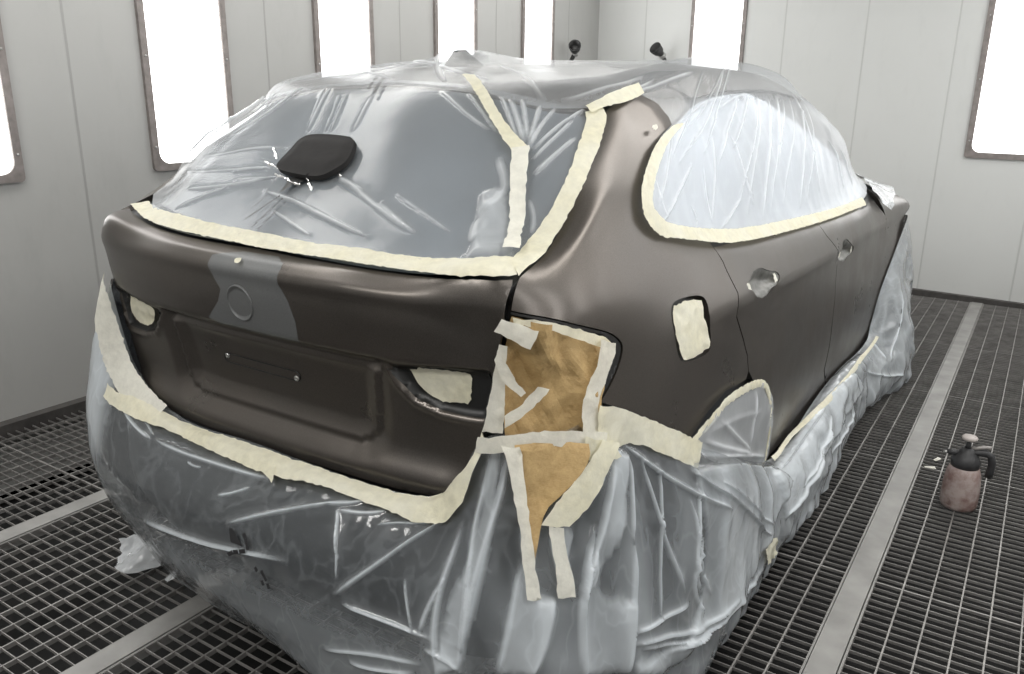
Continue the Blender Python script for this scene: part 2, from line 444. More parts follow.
def sst(a, b, x):
    t = np.clip((x-a)/(b-a), 0, 1); return t*t*(3-2*t)
B = BODY
pxs = lambda *p: B.px(p)

# ------------------------------------------------------------------ the car: one thing, many parts
CAR = empty('car', (0, 0, 0))
tag(CAR, 'bronze grey estate car masked for spraying in the middle of the booth', 'car')
def cp(o, parent=None):
    o.parent = parent or CAR
    return o
def crop(x0, y0, s, *pts): return [(x0+p[0]/s, y0+p[1]/s) for p in pts]
def pxd(dy, *pts):          # trace onto the surface set back by dy
    o = CAM-np.array([0, dy, 0]); return np.array([B.hit(o, ray(p)) for p in pts])
shN = B.Nrm(B.GU, B.GV)
body_off = np.full(len(B.GP), .013)
rear = sst(.75, .6, np.abs(B.GP[:, 0]))*sst(.5, .35, B.GP[:, 1])*sst(1.08, 1.03, B.GP[:, 2])*sst(.56, .6, B.GP[:, 2])
LAMP = smooth_poly(pxs((511,312),(563,321),(606,331),(620,340),(623,350),(615,376),(600,403)), False, 2)
guv = np.c_[np.abs(B.GU), B.GV]; lampd = inside(guv, np.r_[LAMP, pxs((597,430),(505,430))])
sidem = sst(.8, 1.2, np.abs(B.GU))*sst(V6+.02, V6-.05, B.GV)
sh_v = B.GP-shN*(.016+.030*sidem+.045*rear+.04*lampd)[:, None]
cp(link('body_shell', rawmesh('body_shell', sh_v, B.GF), SHELL))

# tailgate ---------------------------------------------------------
tg_top = pxs((247,247),(268,250.5),(327,262),(387,272),(448,279),(495,280.5),(513,279))
tg_side = pxs((513,285),(507,310),(502,335),(497,365),(491,400),(484,430),(476,458),(464,480),(448,492),(432,496.5))
tg_bot = pxs((400,491),(350,476.5),(300,460.5),(272,450))
uc = 0.0
half = np.r_[[(0, tg_top[0, 1])], tg_top[1:], tg_side, tg_bot[:-1], [(0, tg_bot[-1, 1])]]
left = np.r_[tg_side, tg_bot[:-1], [(0, tg_bot[-1, 1])]][::-1]*[-1, 1]
GL = pxs((131,208.5),(160,228.5),(213,241.5))                    # the glass line at the far left
TG = np.r_[half, left[1:], mirror(tg_top[-1:])*[1, 1], GL-(0, .001)]
EDGE_V = B.px([(247,331)])[0, 1]
vb0 = pxd(.03, (262,407))[0, 1]; vb1 = pxd(.03, (336,429.5))[0, 1]
REC = np.array([(0, vb0), (.16, vb0*.6+vb1*.4), (.27, vb1), (.31, vb1+.008), (.335, vb1+.035), (.35, EDGE_V-.05), (.36, EDGE_V)])
REC = np.r_[REC, (REC[::-1]*[-1, 1])[:-1]]
POCK = pxd(.014, *crop(350,240,3.37,(128,425),(170,485),(225,540),(310,580),(400,600),(462,606),(478,540),(487,430),(300,418)))
POCKL = mirror(POCK)
em = B.px([(240,303)])[0]
EMB = np.array([(em[0]+.041*math.cos(a), em[1]+.041*math.sin(a)) for a in np.linspace(0, 2*math.pi, 40, endpoint=False)])
PATCH = pxs(*crop(90,200,3.37,(412,185),(405,215),(420,265),(440,300),(432,340),(400,395),(445,418),(560,450),(640,470),(703,482),(692,410),(668,345),(645,300),(638,285),(650,215),(638,190),(520,172)))
def tg_disp(P2, P, Nn):
    x, z, v = P[:, 0], P[:, 2], P2[:, 1]
    d = np.zeros(len(P))
    d -= .007*np.exp(-((v-V6)/.02)**2)                       # shoulder crease
    under = sst(EDGE_V+.004, EDGE_V-.010, v)
    d += .010*under
    ins = inside(P2, REC); dr = dist_poly(P2, REC)
    soft = np.where(ins, sst(-.03, .055, dr), sst(.055, -.03, dr))
    soft = np.where(v > EDGE_V-.03, np.where(ins, np.maximum(soft, sst(0, .012, EDGE_V-v)), soft), soft)
    d += .024*soft*under
    d -= .020*np.exp(-((v-(REC[:, 1].min()-.040))/.032)**2)*sst(.62, .5, np.abs(x))
    for pk in (POCK, POCKL):
        i = inside(P2, pk); d += np.where(i, .020*sst(0, .010, dist_poly(P2, pk)), 0)
        d -= np.where(~i & (v < EDGE_V-.01), .006*np.exp(-(dist_poly(P2, pk)/.010)**2), 0)
    out = np.zeros((len(P), 3)); out[:, 1] = d
    return out
tg = cp(panel('tailgate', B, TG, PAINT, step=.0085, lip=.022, gap=.001, marks=[PATCH], markmat=[PRIMER], disp=tg_disp))
tg['label'] = 'brown grey tailgate with a round emblem recess and no badge'
def on_tg(u, v, extra=0):
    P2 = np.array([[u, v]]); P = B.P([u], [v]); Nn = B.Nrm([u], [v])
    return (P+tg_disp(P2, P, Nn)+Nn*extra)[0], Nn[0]
def tg_strip(P2): # same relief for things lying on the tailgate
    P = B.P(P2[:, 0], P2[:, 1]); return -tg_disp(P2, P, None)[:, 1]
# number-plate slot with its two bolts
pb = pxd(.04, (230,354.5),(299,377.5)); c0 = pb.mean(0); hl = np.linalg.norm(pb[1]-pb[0])/2; dv = pb[1]-pb[0]; dv = np.array([1., 0])
st = [c0+dv*hl+.0125*np.array([math.cos(a), math.sin(a)]) for a in np.linspace(-math.pi/2, math.pi/2, 10)]
st += [c0-dv*hl-.0125*np.array([math.cos(a), math.sin(a)]) for a in np.linspace(-math.pi/2, math.pi/2, 10)]
slot = cp(panel('plate_bracket', B, np.array(st), PAINT, step=.008, off=.0, lip=.002, disp=lambda P2, P, Nn: tg_disp(P2, P, Nn)-np.array([0, .0005, 0])))
slot.parent = tg
def torus_ring(name, pts, r, mat, parent, seg=6, closed=True):
    P = np.asarray(pts, float); n = len(P); V = []; Fs = []
    for i in range(n):
        t = P[(i+1) % n]-P[i-1] if closed or 0 < i < n-1 else (P[1]-P[0] if i == 0 else P[-1]-P[-2])
        t = t/np.linalg.norm(t); a = np.cross(t, (0.3, .2, 1)); a /= np.linalg.norm(a); b = np.cross(t, a)
        for k in range(seg):
            w = 2*math.pi*k/seg; V.append(P[i]+r*(math.cos(w)*a+math.sin(w)*b))
    for i in range(n if closed else n-1):
        j = (i+1) % n
        for k in range(seg): Fs.append((i*seg+k, i*seg+(k+1) % seg, j*seg+(k+1) % seg, j*seg+k))
    if not closed: Fs += [tuple(range(seg))[::-1], tuple((n-1)*seg+k for k in range(seg))]
    return link(name, rawmesh(name, V, Fs), mat, parent)
ol = [on_tg(p[0], p[1], .0012)[0] for p in resample(np.array(st), .008)]
torus_ring('slot_edge', ol, .0016, BLACK, slot)
def lathe(name, prof, mat, parent=None, seg=24, M=None):
    V = []; Fs = []
    for r, z in prof:
        for k in range(seg):
            a = 2*math.pi*k/seg; V.append((r*math.cos(a), r*math.sin(a), z))
    for i in range(len(prof)-1):
        for k in range(seg): Fs.append((i*seg+k, i*seg+(k+1) % seg, (i+1)*seg+(k+1) % seg, (i+1)*seg+k))
    if prof[0][0] > 1e-6: Fs.append(tuple(range(seg))[::-1])
    if prof[-1][0] > 1e-6: Fs.append(tuple((len(prof)-1)*seg+k for k in range(seg)))
    if M is not None: V = [M @ Vector(v) for v in V]
    me = rawmesh(name, V, Fs); bm = bmesh.new(); bm.from_mesh(me); bmesh.ops.remove_doubles(bm, verts=bm.verts, dist=1e-6); bm.to_mesh(me); bm.free()
    return link(name, me, mat, parent)
def frame_at(p, n):
    return Matrix.Translation(Vector(p)) @ Vector(n).to_track_quat('Z', 'Y').to_matrix().to_4x4()
p_, n_ = on_tg(em[0], em[1], .0005)
lathe('emblem_seat', [(.0435, -.004), (.0435, .0012), (.0415, .0026), (.0395, .0018), (.038, -.0008), (.030, -.0014), (0, -.0016)], PRIMER, tg, 48, frame_at(p_, n_))
for q in pb:
    p, n = on_tg(q[0], q[1], .0)
    b = lathe('bolt', [(.0075, 0), (.0075, .002), (.006, .004), (.0035, .0045), (.003, .002), (0, .002)], STEEL, slot, 14, frame_at(p, n))
# rings of the emblem seat and the fog lights' black surrounds
for pk in (POCK, POCKL):
    def rd(P2, P, Nn): return tg_disp(P2, P, Nn)-np.array([0, .0016, 0])
    cp(panel('lamp_surround', B, inset(pk, .004), BLACK, step=.009, disp=rd), tg)

# painted side panels, right then mirrored to the left ---------------
LAMP = smooth_poly(pxs((511,312),(563,321),(606,331),(620,340),(623,350),(615,376),(600,403)), False, 2)
gapR = pxs((516,284),(510,311))
arch_top = pxs(*crop(680,370,3.21,(30,232),(50,205),(100,136),(160,71),(220,37),(262,37),(284,80),(286,150),(274,250),(264,300)))
FUEL = pxs(*crop(620,200,3.37,(172,350),(200,332),(270,318),(292,340),(299,400),(318,485),(310,520),(220,553),(196,520),(172,410)))
H1 = pxs(*crop(660,220,4.495,(384,290),(405,265),(415,228),(450,212),(485,228),(525,232),(537,255),(522,292),(498,305),(490,335),(455,355),(425,342),(415,318),(390,312)))
H2 = pxs(*crop(660,220,4.495,(805,150),(816,130),(818,92),(838,84),(852,104),(878,122),(872,150),(852,165),(838,190),(808,178)))
H1, H2, FUEL = (smooth_poly(h, True, k) for h, k in ((H1, 1), (H2, 1), (FUEL, 2)))
qr = np.r_[gapR[:1], smooth_poly(pxs((519,277),(541,259),(558,230),(576,185),(592,140),(600,116),(614,103),(638,93),(668,86),(690,100),(668,127),(656,141),(643,182),(642,208),(651,224),(663,234),(708,239.5)), False), pxs((713,247),(723,262),(737,293),(737.5,306),(738.5,317),(748,340),(752,356),(752.5,372),(750,380)), arch_top[4::-1], pxs((689,440),(647,419.5),(624,411)), LAMP[::-1], gapR[1:]]
def side_disp(P2, P, Nn):
    w = sst(.9, 1.5, P2[:, 0])*sst(4.2, 3.2, P2[:, 0])
    v = P2[:, 1]-V5-.01
    return w*(.004*np.exp(-np.abs(v)/.05)-.015*np.where(v < 0, (1-np.exp(v/.05))*sst(-.42, -.10, v), 0))
rd_ = pxs((713,247),(723,262),(737,293),(737.5,306),(738.5,317),(748,340),(752,356),(752.5,372),(756,381))
rdoor = np.r_[rd_, arch_top[5:], pxs((763,463),(800,424),(826,393),(824,370),(832,330),(838.3,296),(838.3,253),(826.5,236),(816.3,223),(798,222),(774,231),(739,240))]
fdoor = pxs((816.3,223),(826.5,236),(838.3,253),(838.3,296),(832.3,330),(824.3,370),(826.5,392),(845,370),(868,337),(880,311),(888,296),(891,275),(891,234),(882.5,211.5),(867,196),(863,201),(830,213))
fend = pxs((.762,3.14,1.02),(.832,3.16,.95),(.873,3.15,.845),(.889,3.15,.74),(.89,3.2,.62),(.89,3.28,.55),(.895,3.38,.66),(.893,3.55,.735),(.887,3.75,.75),(.84,3.95,.73),(.78,4.15,.72),(.75,4.15,.78),(.71,4.1,.86),(.80,3.7,.925),(.80,3.4,.95))
def both(name, poly, mat, **kw):
    a = cp(panel(name, B, poly, mat, **kw))
    kw2 = dict(kw); kw2['holes'] = [mirror(h) for h in kw.get('holes', ())]
    if kw.get('disp') is not None: f = kw['disp']; kw2['disp'] = lambda P2, P, Nn: f(np.c_[-P2[:, 0], P2[:, 1]], P, Nn)
    b = cp(panel(name, B, mirror(poly), mat, **kw2))
    return a, b
q, ql = both('quarter_panel', qr, PAINT, step=.022, lip=.03, gap=.0025, holes=[FUEL], disp=side_disp)
rdo, _ = both('rear_door', rdoor, PAINT, step=.022, lip=.02, gap=.0025, holes=[H1], disp=side_disp)
fdo, _ = both('front_door', fdoor, PAINT, step=.022, lip=.02, gap=.0025, holes=[H2], disp=side_disp)
both('front_fender', fend, PAINT, step=.025, lip=.02, gap=.001, disp=side_disp)
CUP = simple('dark_handle_cup', (.14, .14, .132), .4, .2, .3, 60)
for par, h in ((rdo, H1), (fdo, H2)):
    f = lambda P2, P, Nn: side_disp(P2, P, Nn)-.003-.022*sst(0, .035, dist_poly(P2, h))
    hc = cp(panel('handle_recess', B, h, CUP, step=.007, disp=f), par)
    cx = h.mean(0); e0 = h[h[:, 0].argmin()]; e1 = h[h[:, 0].argmax()]
    for e, k in ((e0, .80), (e1, .78)):
        c = cx+(e-cx)*k; w = .014
        pl = np.array([c+(-w, -w*1.2), c+(w*.8, -w), c+(w, w*.9), c+(-w*.7, w)])
        cp(panel('tape_plug', B, pl, TAPEW, step=.006, disp=lambda P2, P, Nn: side_disp(P2, P, Nn)-.004+.003*noise3(P, 90)), hc)
cp(panel('fuel_flap_recess', B, inset(FUEL, -.004), BLACK, step=.02, off=-.022), q)
cp(panel('lamp_recess_lip', B, np.r_[LAMP, pxs((597,400),(606,376),(615.5,350),(614,342.5),(604,334.5),(562,323.5),(511,314.5))], BLACK, step=.010, off=-.003), q)
tri = pxs((865.5,193),(867.5,194),(865.5,207.5),(861,209),(863.5,202))
cp(panel('mirror_mount', B, tri, BLACK, step=.02, off=.004), fdo)

# glass ---------------------------------------------------------------
RW_R = pxs((516,266),(538,240),(553,212),(571,173),(587,130),(591,116))
RW_T = pxs((546,111.5),(508,102),(457,90.5),(390,86))
rw = np.r_[[(0, tg_top[0, 1]+.012)], tg_top[1:-1]+(0, .012), RW_R, RW_T]
rw[-1, 0] = 0
rw = np.r_[rw[:1], smooth_poly(rw[1:], False, 2)]; rw[-1, 0] = 0
RWH = rw
def lefthalf(h, n, up):     # mirror a right half, but follow the traced glass line along the bottom
    m = (h[::-1]*[-1, 1])[1:-1]; k = (m[:, 1] > GL[0, 1]+.03+up) | (m[:, 0] > .0); m = m[k]; m[m[:, 1] < 1.2, 0] += .03*np.clip((1.2-m[m[:, 1] < 1.2, 1])/.25, 0, 1); return np.r_[m, GL+(0, up)]
RW = np.r_[rw, lefthalf(rw, 13, .012)]
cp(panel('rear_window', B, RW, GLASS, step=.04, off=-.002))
SW = smooth_poly(pxs((672,127),(660,142),(647,182),(645,206),(655,221),(665,230),(709,236),(739,235),(798,221),(858,201),(861,183),(853,165),(837,129),(816,103),(796,95),(763,93),(719,95),(692,104)))
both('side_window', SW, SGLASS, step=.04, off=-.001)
us = B.u
wsp = np.array([(us[29]+.02, V7+.02), (us[32]-.0, V7+.02), (us[32], B.v[10]+.03), (us[29]+.03, B.v[10]+.03)])
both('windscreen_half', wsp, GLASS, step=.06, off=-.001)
# roof skin with spoiler: everything above the glass line
rt = np.r_[[(0, RWH[-1, 1]+.004)], RW_T[::-1][1:]+(0, .004), pxs((588,112),(612,102),(637,92),(668,85),(692,98),(719,91.5),(763,89),(797,91),(818,100),(838,127)), [(us[29]+.02, B.v[10]+.05), (us[32], B.v[10]+.05), (us[32], B.v[13]-1e-4)]]
rt[0, 0] = 0
ROOF = np.r_[rt, (rt[::-1]*[-1, 1])[:-1]]
cp(panel('roof', B, ROOF, PAINT, step=.03, off=-.001, lip=.01))
# hood (bonnet) seen only as a sliver beyond the windscreen
hd = np.array([(us[29]+.02, V7-.01), (us[32], V7-.01), (us[32], V6+.01), (us[30], V6+.01), (us[29]+.0, V6+.02)])
both('bonnet_half', hd, PAINT, step=.05)
# roof rails and antenna under the film
for sx in (1, -1):
    pts = [(sx*x, y, z) for x, y, z in ((.565,.84,1.435),(.55,.93,1.468),(.548,1.05,1.483),(.548,1.5,1.497),(.545,2.0,1.492),(.525,2.2,1.474),(.515,2.30,1.452))]
    torus_ring('roof_rail', pts, .016, BLACK, CAR, 8, False)
fin = [(-.018, .84, 1.505), (.018, .84, 1.505), (.02, 1.0, 1.51), (-.02, 1.0, 1.51), (-.006, .88, 1.552), (.006, .88, 1.552), (.006, .92, 1.555), (-.006, .92, 1.555)]
link('roof_aerial', rawmesh('roof_aerial', fin, [(0,1,5,4),(1,2,6,5),(2,3,7,6),(3,0,4,7),(4,5,6,7),(3,2,1,0)]), BLACK, CAR)
# wheels
for x in (.72, -.72):
    for y in (.90, 3.66):
        w = empty('wheel', (x, y, .345)); w.parent = CAR; w.rotation_euler = (0, math.pi/2*(1 if x > 0 else -1), 0)
        prof = [(.22, -.10), (.30, -.105), (.335, -.09), (.345, -.06), (.345, .06), (.335, .09), (.30, .105), (.22, .10)]
        lathe('tyre', prof, RUBBER, w, 40)
        lathe('rim', [(.225, -.09), (.225, .085), (.20, .08), (.19, .06), (.06, .05), (.05, .07), (0, .07)], RIM, w, 40)

# dark floor pan closing the underside
fpn = [tuple(B.P(u, B.v[0]+.01)[0]-np.array([0, 0, .01])) for u in np.linspace(us[0], us[-1], 90)[:-1]]
link('floor_pan', rawmesh('floor_pan', [(x*.97, 2.2+(y-2.2)*.985, z) for x, y, z in fpn], [tuple(range(len(fpn)))]), BLACK, CAR, False)
# ------------------------------------------------------------------ polythene film
def creases(S, rows):
    segs = []
    for pts, amp, w in rows:
        L = np.array([h for h in (S.hit(CAM, ray(p)) for p in pts) if h is not None])
        if len(L) < 2: continue
        L = smooth_poly(L, False, 2)
        cum = np.r_[0, np.cumsum(np.linalg.norm(np.diff(L, axis=0), axis=1))]
        segs.append((L, cum, amp, w))
    ex = []
    for L, cum, amp, w in segs:
        Q = resample(L, .007, False); T = np.gradient(Q, axis=0) if len(Q) > 1 else np.ones_like(Q); T /= np.maximum(np.linalg.norm(T, axis=1, keepdims=True), 1e-9)
        for o_ in (-1.9, -1.1, -.5, 0, .5, 1.1, 1.9): ex.append(Q+np.c_[-T[:, 1], T[:, 0]]*w*o_)
    def f(P2):
        h = np.zeros(len(P2)); fo = np.zeros(len(P2))
        for L, cum, amp, w in segs:
            lo, hi = L.min(0)-4*w, L.max(0)+4*w
            k = np.where((P2 > lo).all(1) & (P2 < hi).all(1))[0]
            if len(k) == 0: continue
            Q = P2[k]; bd = np.full(len(Q), 9.); bt = np.zeros(len(Q))
            for i in range(len(L)-1):
                dd, t = dist_seg(Q, L[i], L[i+1]); b = dd < bd
                bd[b] = dd[b]; bt[b] = (cum[i]+t[b]*(cum[i+1]-cum[i]))/cum[-1]
            tp = np.sqrt(np.clip(4*bt*(1-bt)*1.6, 0, 1))
            g = np.exp(-(bd/w)**2)*tp; gs = np.exp(-1.25*bd/w)*tp
            h[k] += amp*gs; fo[k] = np.maximum(fo[k], np.maximum(g**2.5, .35*gs)*min(1, amp/.007))
        return h, fo
    f.pts = np.concatenate(ex) if ex else None
    return f
def sheet(name, S, poly, mat, label, cat, step, off, cr, extra, fade=None, **kw):
    f = creases(S, cr)
    def disp(P2, P, Nn):
        h, fo = f(P2); e = extra(P2, P); return (off+h)*(fade(P2) if fade else 1)+(e[0] if isinstance(e, tuple) else e)*(fade(P2) if fade else 1)
    def fold(P2):
        h, fo = f(P2); e = extra(P2, S.P(P2[:, 0], P2[:, 1])); return fo+(e[1] if isinstance(e, tuple) else 0)
    o = panel(name, S, poly, mat, step=step, disp=disp, foldf=fold, extra=f.pts, **kw)
    return tag(o, label, cat)

# film over the rear window
fr = np.r_[[(0, tg_top[0, 1]+.004)], tg_top[1:-1]+(0, .006), smooth_poly(pxs((517,270),(541,248),(556,220),(575,180),(591,135),(597,116)), False), RW_T+(0, .03)]
fr[-1, 0] = 0
FR = np.r_[fr, lefthalf(fr, 8, .005)]
C9 = lambda *p: crop(90,40,3.37,*p)
C38 = lambda *p: crop(380,40,3.37,*p)
C23 = lambda *p: crop(235,120,5.615,*p)
cr_rear = [
 (C23((590,340),(730,425)), .006, .006), ([(342,179),(388,216),(418,238)], .006, .006),
 (C23((175,410),(430,500),(730,660)), .006, .005), ([(288,200),(330,222),(372,241)], .006, .004),
 (C23((220,520),(330,600),(440,670)), .004, .004),
 (C9((180,520),(330,512),(480,500),(630,470)), .006, .005), (C9((290,580),(400,530),(480,505)), .005, .004),
 (C23((0,305),(120,290),(200,285)), .004, .004), (C23((0,352),(120,343),(240,340)), .004, .004),
 (C9((560,150),(470,250),(350,370)), .008, .010), (C9((620,160),(520,270),(400,370)), .008, .007), (C9((700,150),(560,260),(430,320)), .007, .006),
 (C9((770,150),(640,240),(480,330)), .007, .006), (C9((650,155),(500,290),(330,420)), .008, .006), (C9((590,150),(430,310),(280,440)), .008, .007),
 (C9((820,170),(775,240),(735,320)), .007, .005), (C9((850,190),(820,260),(795,320)), .008, .004), (C9((872,190),(840,260),(815,320)), .007, .003),
 (C9((800,170),(770,230),(740,290)), .007, .004),(C9((960,190),(920,260),(890,320)), .003, .006),
 (C38((210,185),(290,260),(380,320)), .006, .006), (C38((300,190),(350,260),(400,330)), .006, .005),
 (C38((500,385),(540,300),(590,240)), .009, .006), (C38((510,390),(600,300),(690,240)), .009, .006), (C38((510,420),(600,330),(650,280)), .008, .005),
 (C38((515,470),(600,390),(660,340)), .009, .007), (C38((440,210),(465,280),(490,370)), .009, .008), (C38((480,210),(490,280),(500,360)), .009, .007),
 (C38((540,230),(520,300),(505,370)), .009, .007), (C38((410,200),(440,280),(470,360)), .007, .006),
 (C38((500,540),(520,600),(515,670)), .004, .006), (C38((400,400),(440,520),(330,600)), .006, .010), (C38((330,620),(310,670),(320,690)), .006, .010),
 (C38((0,560),(60,610),(130,670)), .005, .006), (C38((60,530),(150,590),(250,665)), .004, .004),
 ([(140,200),(160,211),(185,219)], .004, .004), ([(190,222),(240,236),(300,247)], .003, .004), ([(300,247),(380,258),(460,266)], .004, .004),
 ([(205,160),(255,150),(290,150)], .003, .006), ([(190,175),(240,172),(280,170)], .003, .004),
]
bunch = pxs((480,195),(500,188),(512,200),(514,262),(492,262),(462,264),(472,232))
def ex_rear(P2, P):
    n = .004*noise3(P, 4, 2)+.0015*facet(P, .30, 5)
    i = inside(P2, bunch); w = np.where(i, sst(0, .02, dist_poly(P2, bunch)), 0)
    tl = sst(.42, .60, -P[:, 0])                             # slack at the far left corner
    return n+w*(.010+.006*ridged(P, 22, 4))+tl*(.010+.004*ridged(P, 14, 1)), w*.5+tl*.25
film_rear = sheet('masking_film', B, FR, FILM_R, 'clear plastic film stretched over the rear window', 'plastic film', .012, .008, cr_rear, ex_rear)

# film over roof and right windows (one sheet)
sill = pxs((656,140),(643,182),(642,206),(651,222),(662,231),(709,238),(739,237),(798,224),(860,203))
fl = np.r_[[(0, RWH[-1, 1]-.004)], RW_T[::-1][1:]-(0, .004), pxs((590,112),(636,98),(645,101),(655,107),(665,120),(668,127)), smooth_poly(sill, False), [(us[29]-.05, V7+.03), (us[29]+.05, V7+.0), (us[32], V7+.0), (us[32], B.v[13]-1e-4)]]
fl[0, 0] = 0
FL = np.r_[fl, (fl[::-1]*[-1, 1])[:-1]]
C63 = lambda *p: crop(630,40,3.37,*p)
cr_side = [
 (C63((300,110),(240,270),(150,420)), .006, .008), (C63((350,190),(310,300),(280,430)), .007, .007), (C63((385,190),(360,280),(330,370)), .008, .006),
 (C63((450,190),(445,400),(432,610)), .007, .006), (C63((480,190),(490,300),(488,420)), .007, .007), (C63((540,190),(565,400),(560,570)), .007, .007),
 (C63((325,330),(360,440),(400,560)), .008, .007), (C63((262,330),(268,480),(262,620)), .007, .007), (C63((235,420),(240,520),(262,620)), .005, .005),
 (C63((550,220),(600,380),(625,510)), .007, .007), (C63((590,200),(660,340),(710,500)), .009, .010), (C63((630,230),(700,370),(740,490)), .008, .010), (C63((360,530),(325,590),(295,640)), .006, .005),
 (C63((200,420),(140,520),(90,625)), .006, .006), (C63((190,560),(210,610),(205,640)), .005, .004), (C63((130,330),(110,440),(80,560)), .005, .007),
 (C63((520,190),(520,400),(500,560)), .004, .010), (C63((420,190),(400,400),(380,600)), .004, .008), (C63((230,120),(180,260),(130,400)), .005, .006),
 (C63((180,300),(260,190),(300,110)), .004, .005), (C63((410,200),(380,420),(350,560)), .005, .004), (C63((500,190),(470,400),(460,600)), .005, .005), (C63((580,220),(600,360),(580,560)), .005, .006),
 (C63((65,470),(90,560),(110,610)), .005, .006), (C63((320,110),(270,240),(235,390)), .006, .005), (C63((280,240),(330,200),(390,185)), .004, .006), (C63((160,280),(230,210),(320,195)), .004, .006),
 ([(462,51),(470,66),(490,84)], .006, .010), ([(462,51),(452,68),(445,86)], .006, .009), ([(462,51),(430,68),(395,84)], .004, .010), ([(462,51),(500,72),(545,105)], .004, .010), ([(460,56),(420,66),(360,82)], .006, .010),
 ([(405,72),(360,80),(320,82)], .006, .010), ([(640,98),(610,104),(588,112)], .005, .008), ([(590,108),(615,96),(650,86)], .006, .008), ([(600,108),(640,90),(690,78)], .006, .008), ([(560,104),(600,92),(640,84)], .004, .008),
]
def ex_top(P2, P):
    d = np.hypot(P[:, 0], (P[:, 1]-.92)*.9); tent = .048*np.clip(1-d/.30, 0, 1)**1.7
    rail = 0
    for sx in (1, -1):
        rail = np.maximum(rail, .018*np.exp(-((P[:, 0]-sx*.555)/.04)**2)*sst(.72, .95, P[:, 1])*sst(2.5, 2.25, P[:, 1])*sst(1.42, 1.47, P[:, 2]))
    side = sst(1.44, 1.36, P[:, 2])*sst(.4, .7, P[:, 1])
    Q = P*np.array([1, 1.5, .35]); wr = ridged(Q, 5.5, 3); w2 = ridged(Q, 11, 8)
    n = .003*noise3(P, 6, 1)+side*(.004*wr)+(1-side)*.0012*ridged(P*np.array([1, .5, 1]), 4, 4)
    fold = side*(.22*np.clip(wr-.6, 0, 1)+.25+.35*sst(1.9, 2.9, P[:, 1]))
    return tent+rail+n, fold
film_top = sheet('masking_film', B, FL, FILM_S, 'clear plastic film over the roof and the right side windows', 'plastic film', .016, .010, cr_side, ex_top)

# white film over the bonnet and wing top, peeking out at the far right
hf = pxs((863,186),(868,196),(876,205),(886,212.5),(.835,3.32,.94),(.80,3.55,.93),(.72,3.72,.955),(.60,3.72,.99),(.45,3.7,1.02),(.45,3.55,1.04),(.62,3.4,1.04),(.74,3.15,1.02))
sheet('masking_film', B, hf, FILM_W, 'white crumpled film over the front wing and bonnet, by the windscreen', 'plastic film', .012, .010, [], lambda P2, P: (.012*np.clip(ridged(P, 9, 2), -.3, 1)+.010, .3*np.clip(ridged(P, 14, 5), 0, 1)))

# film in the rear wheel arch
ar = np.r_[pxs((690,443)), arch_top[:-1], pxs((763,461),(740,464),(722,463),(700,458))]
AR = smooth_poly(ar)
cr_arch = [([(752,390),(748,420),(744,444)], .008, .008), ([(700,440),(725,448),(745,452)], .010, .010), ([(715,420),(730,432),(745,450)], .006, .008), ([(706,430),(735,415),(758,410)], .003, .012), ([(690,452),(720,455),(760,455)], .010, .008)]
sheet('masking_film', B, AR, FILM_S, 'clear film taped across the right rear wheel arch', 'plastic film', .010, .010, cr_arch, lambda P2, P: (.004*ridged(P, 8, 3), .34+.25*np.clip(facet(P, .25, 4), 0, 1)))

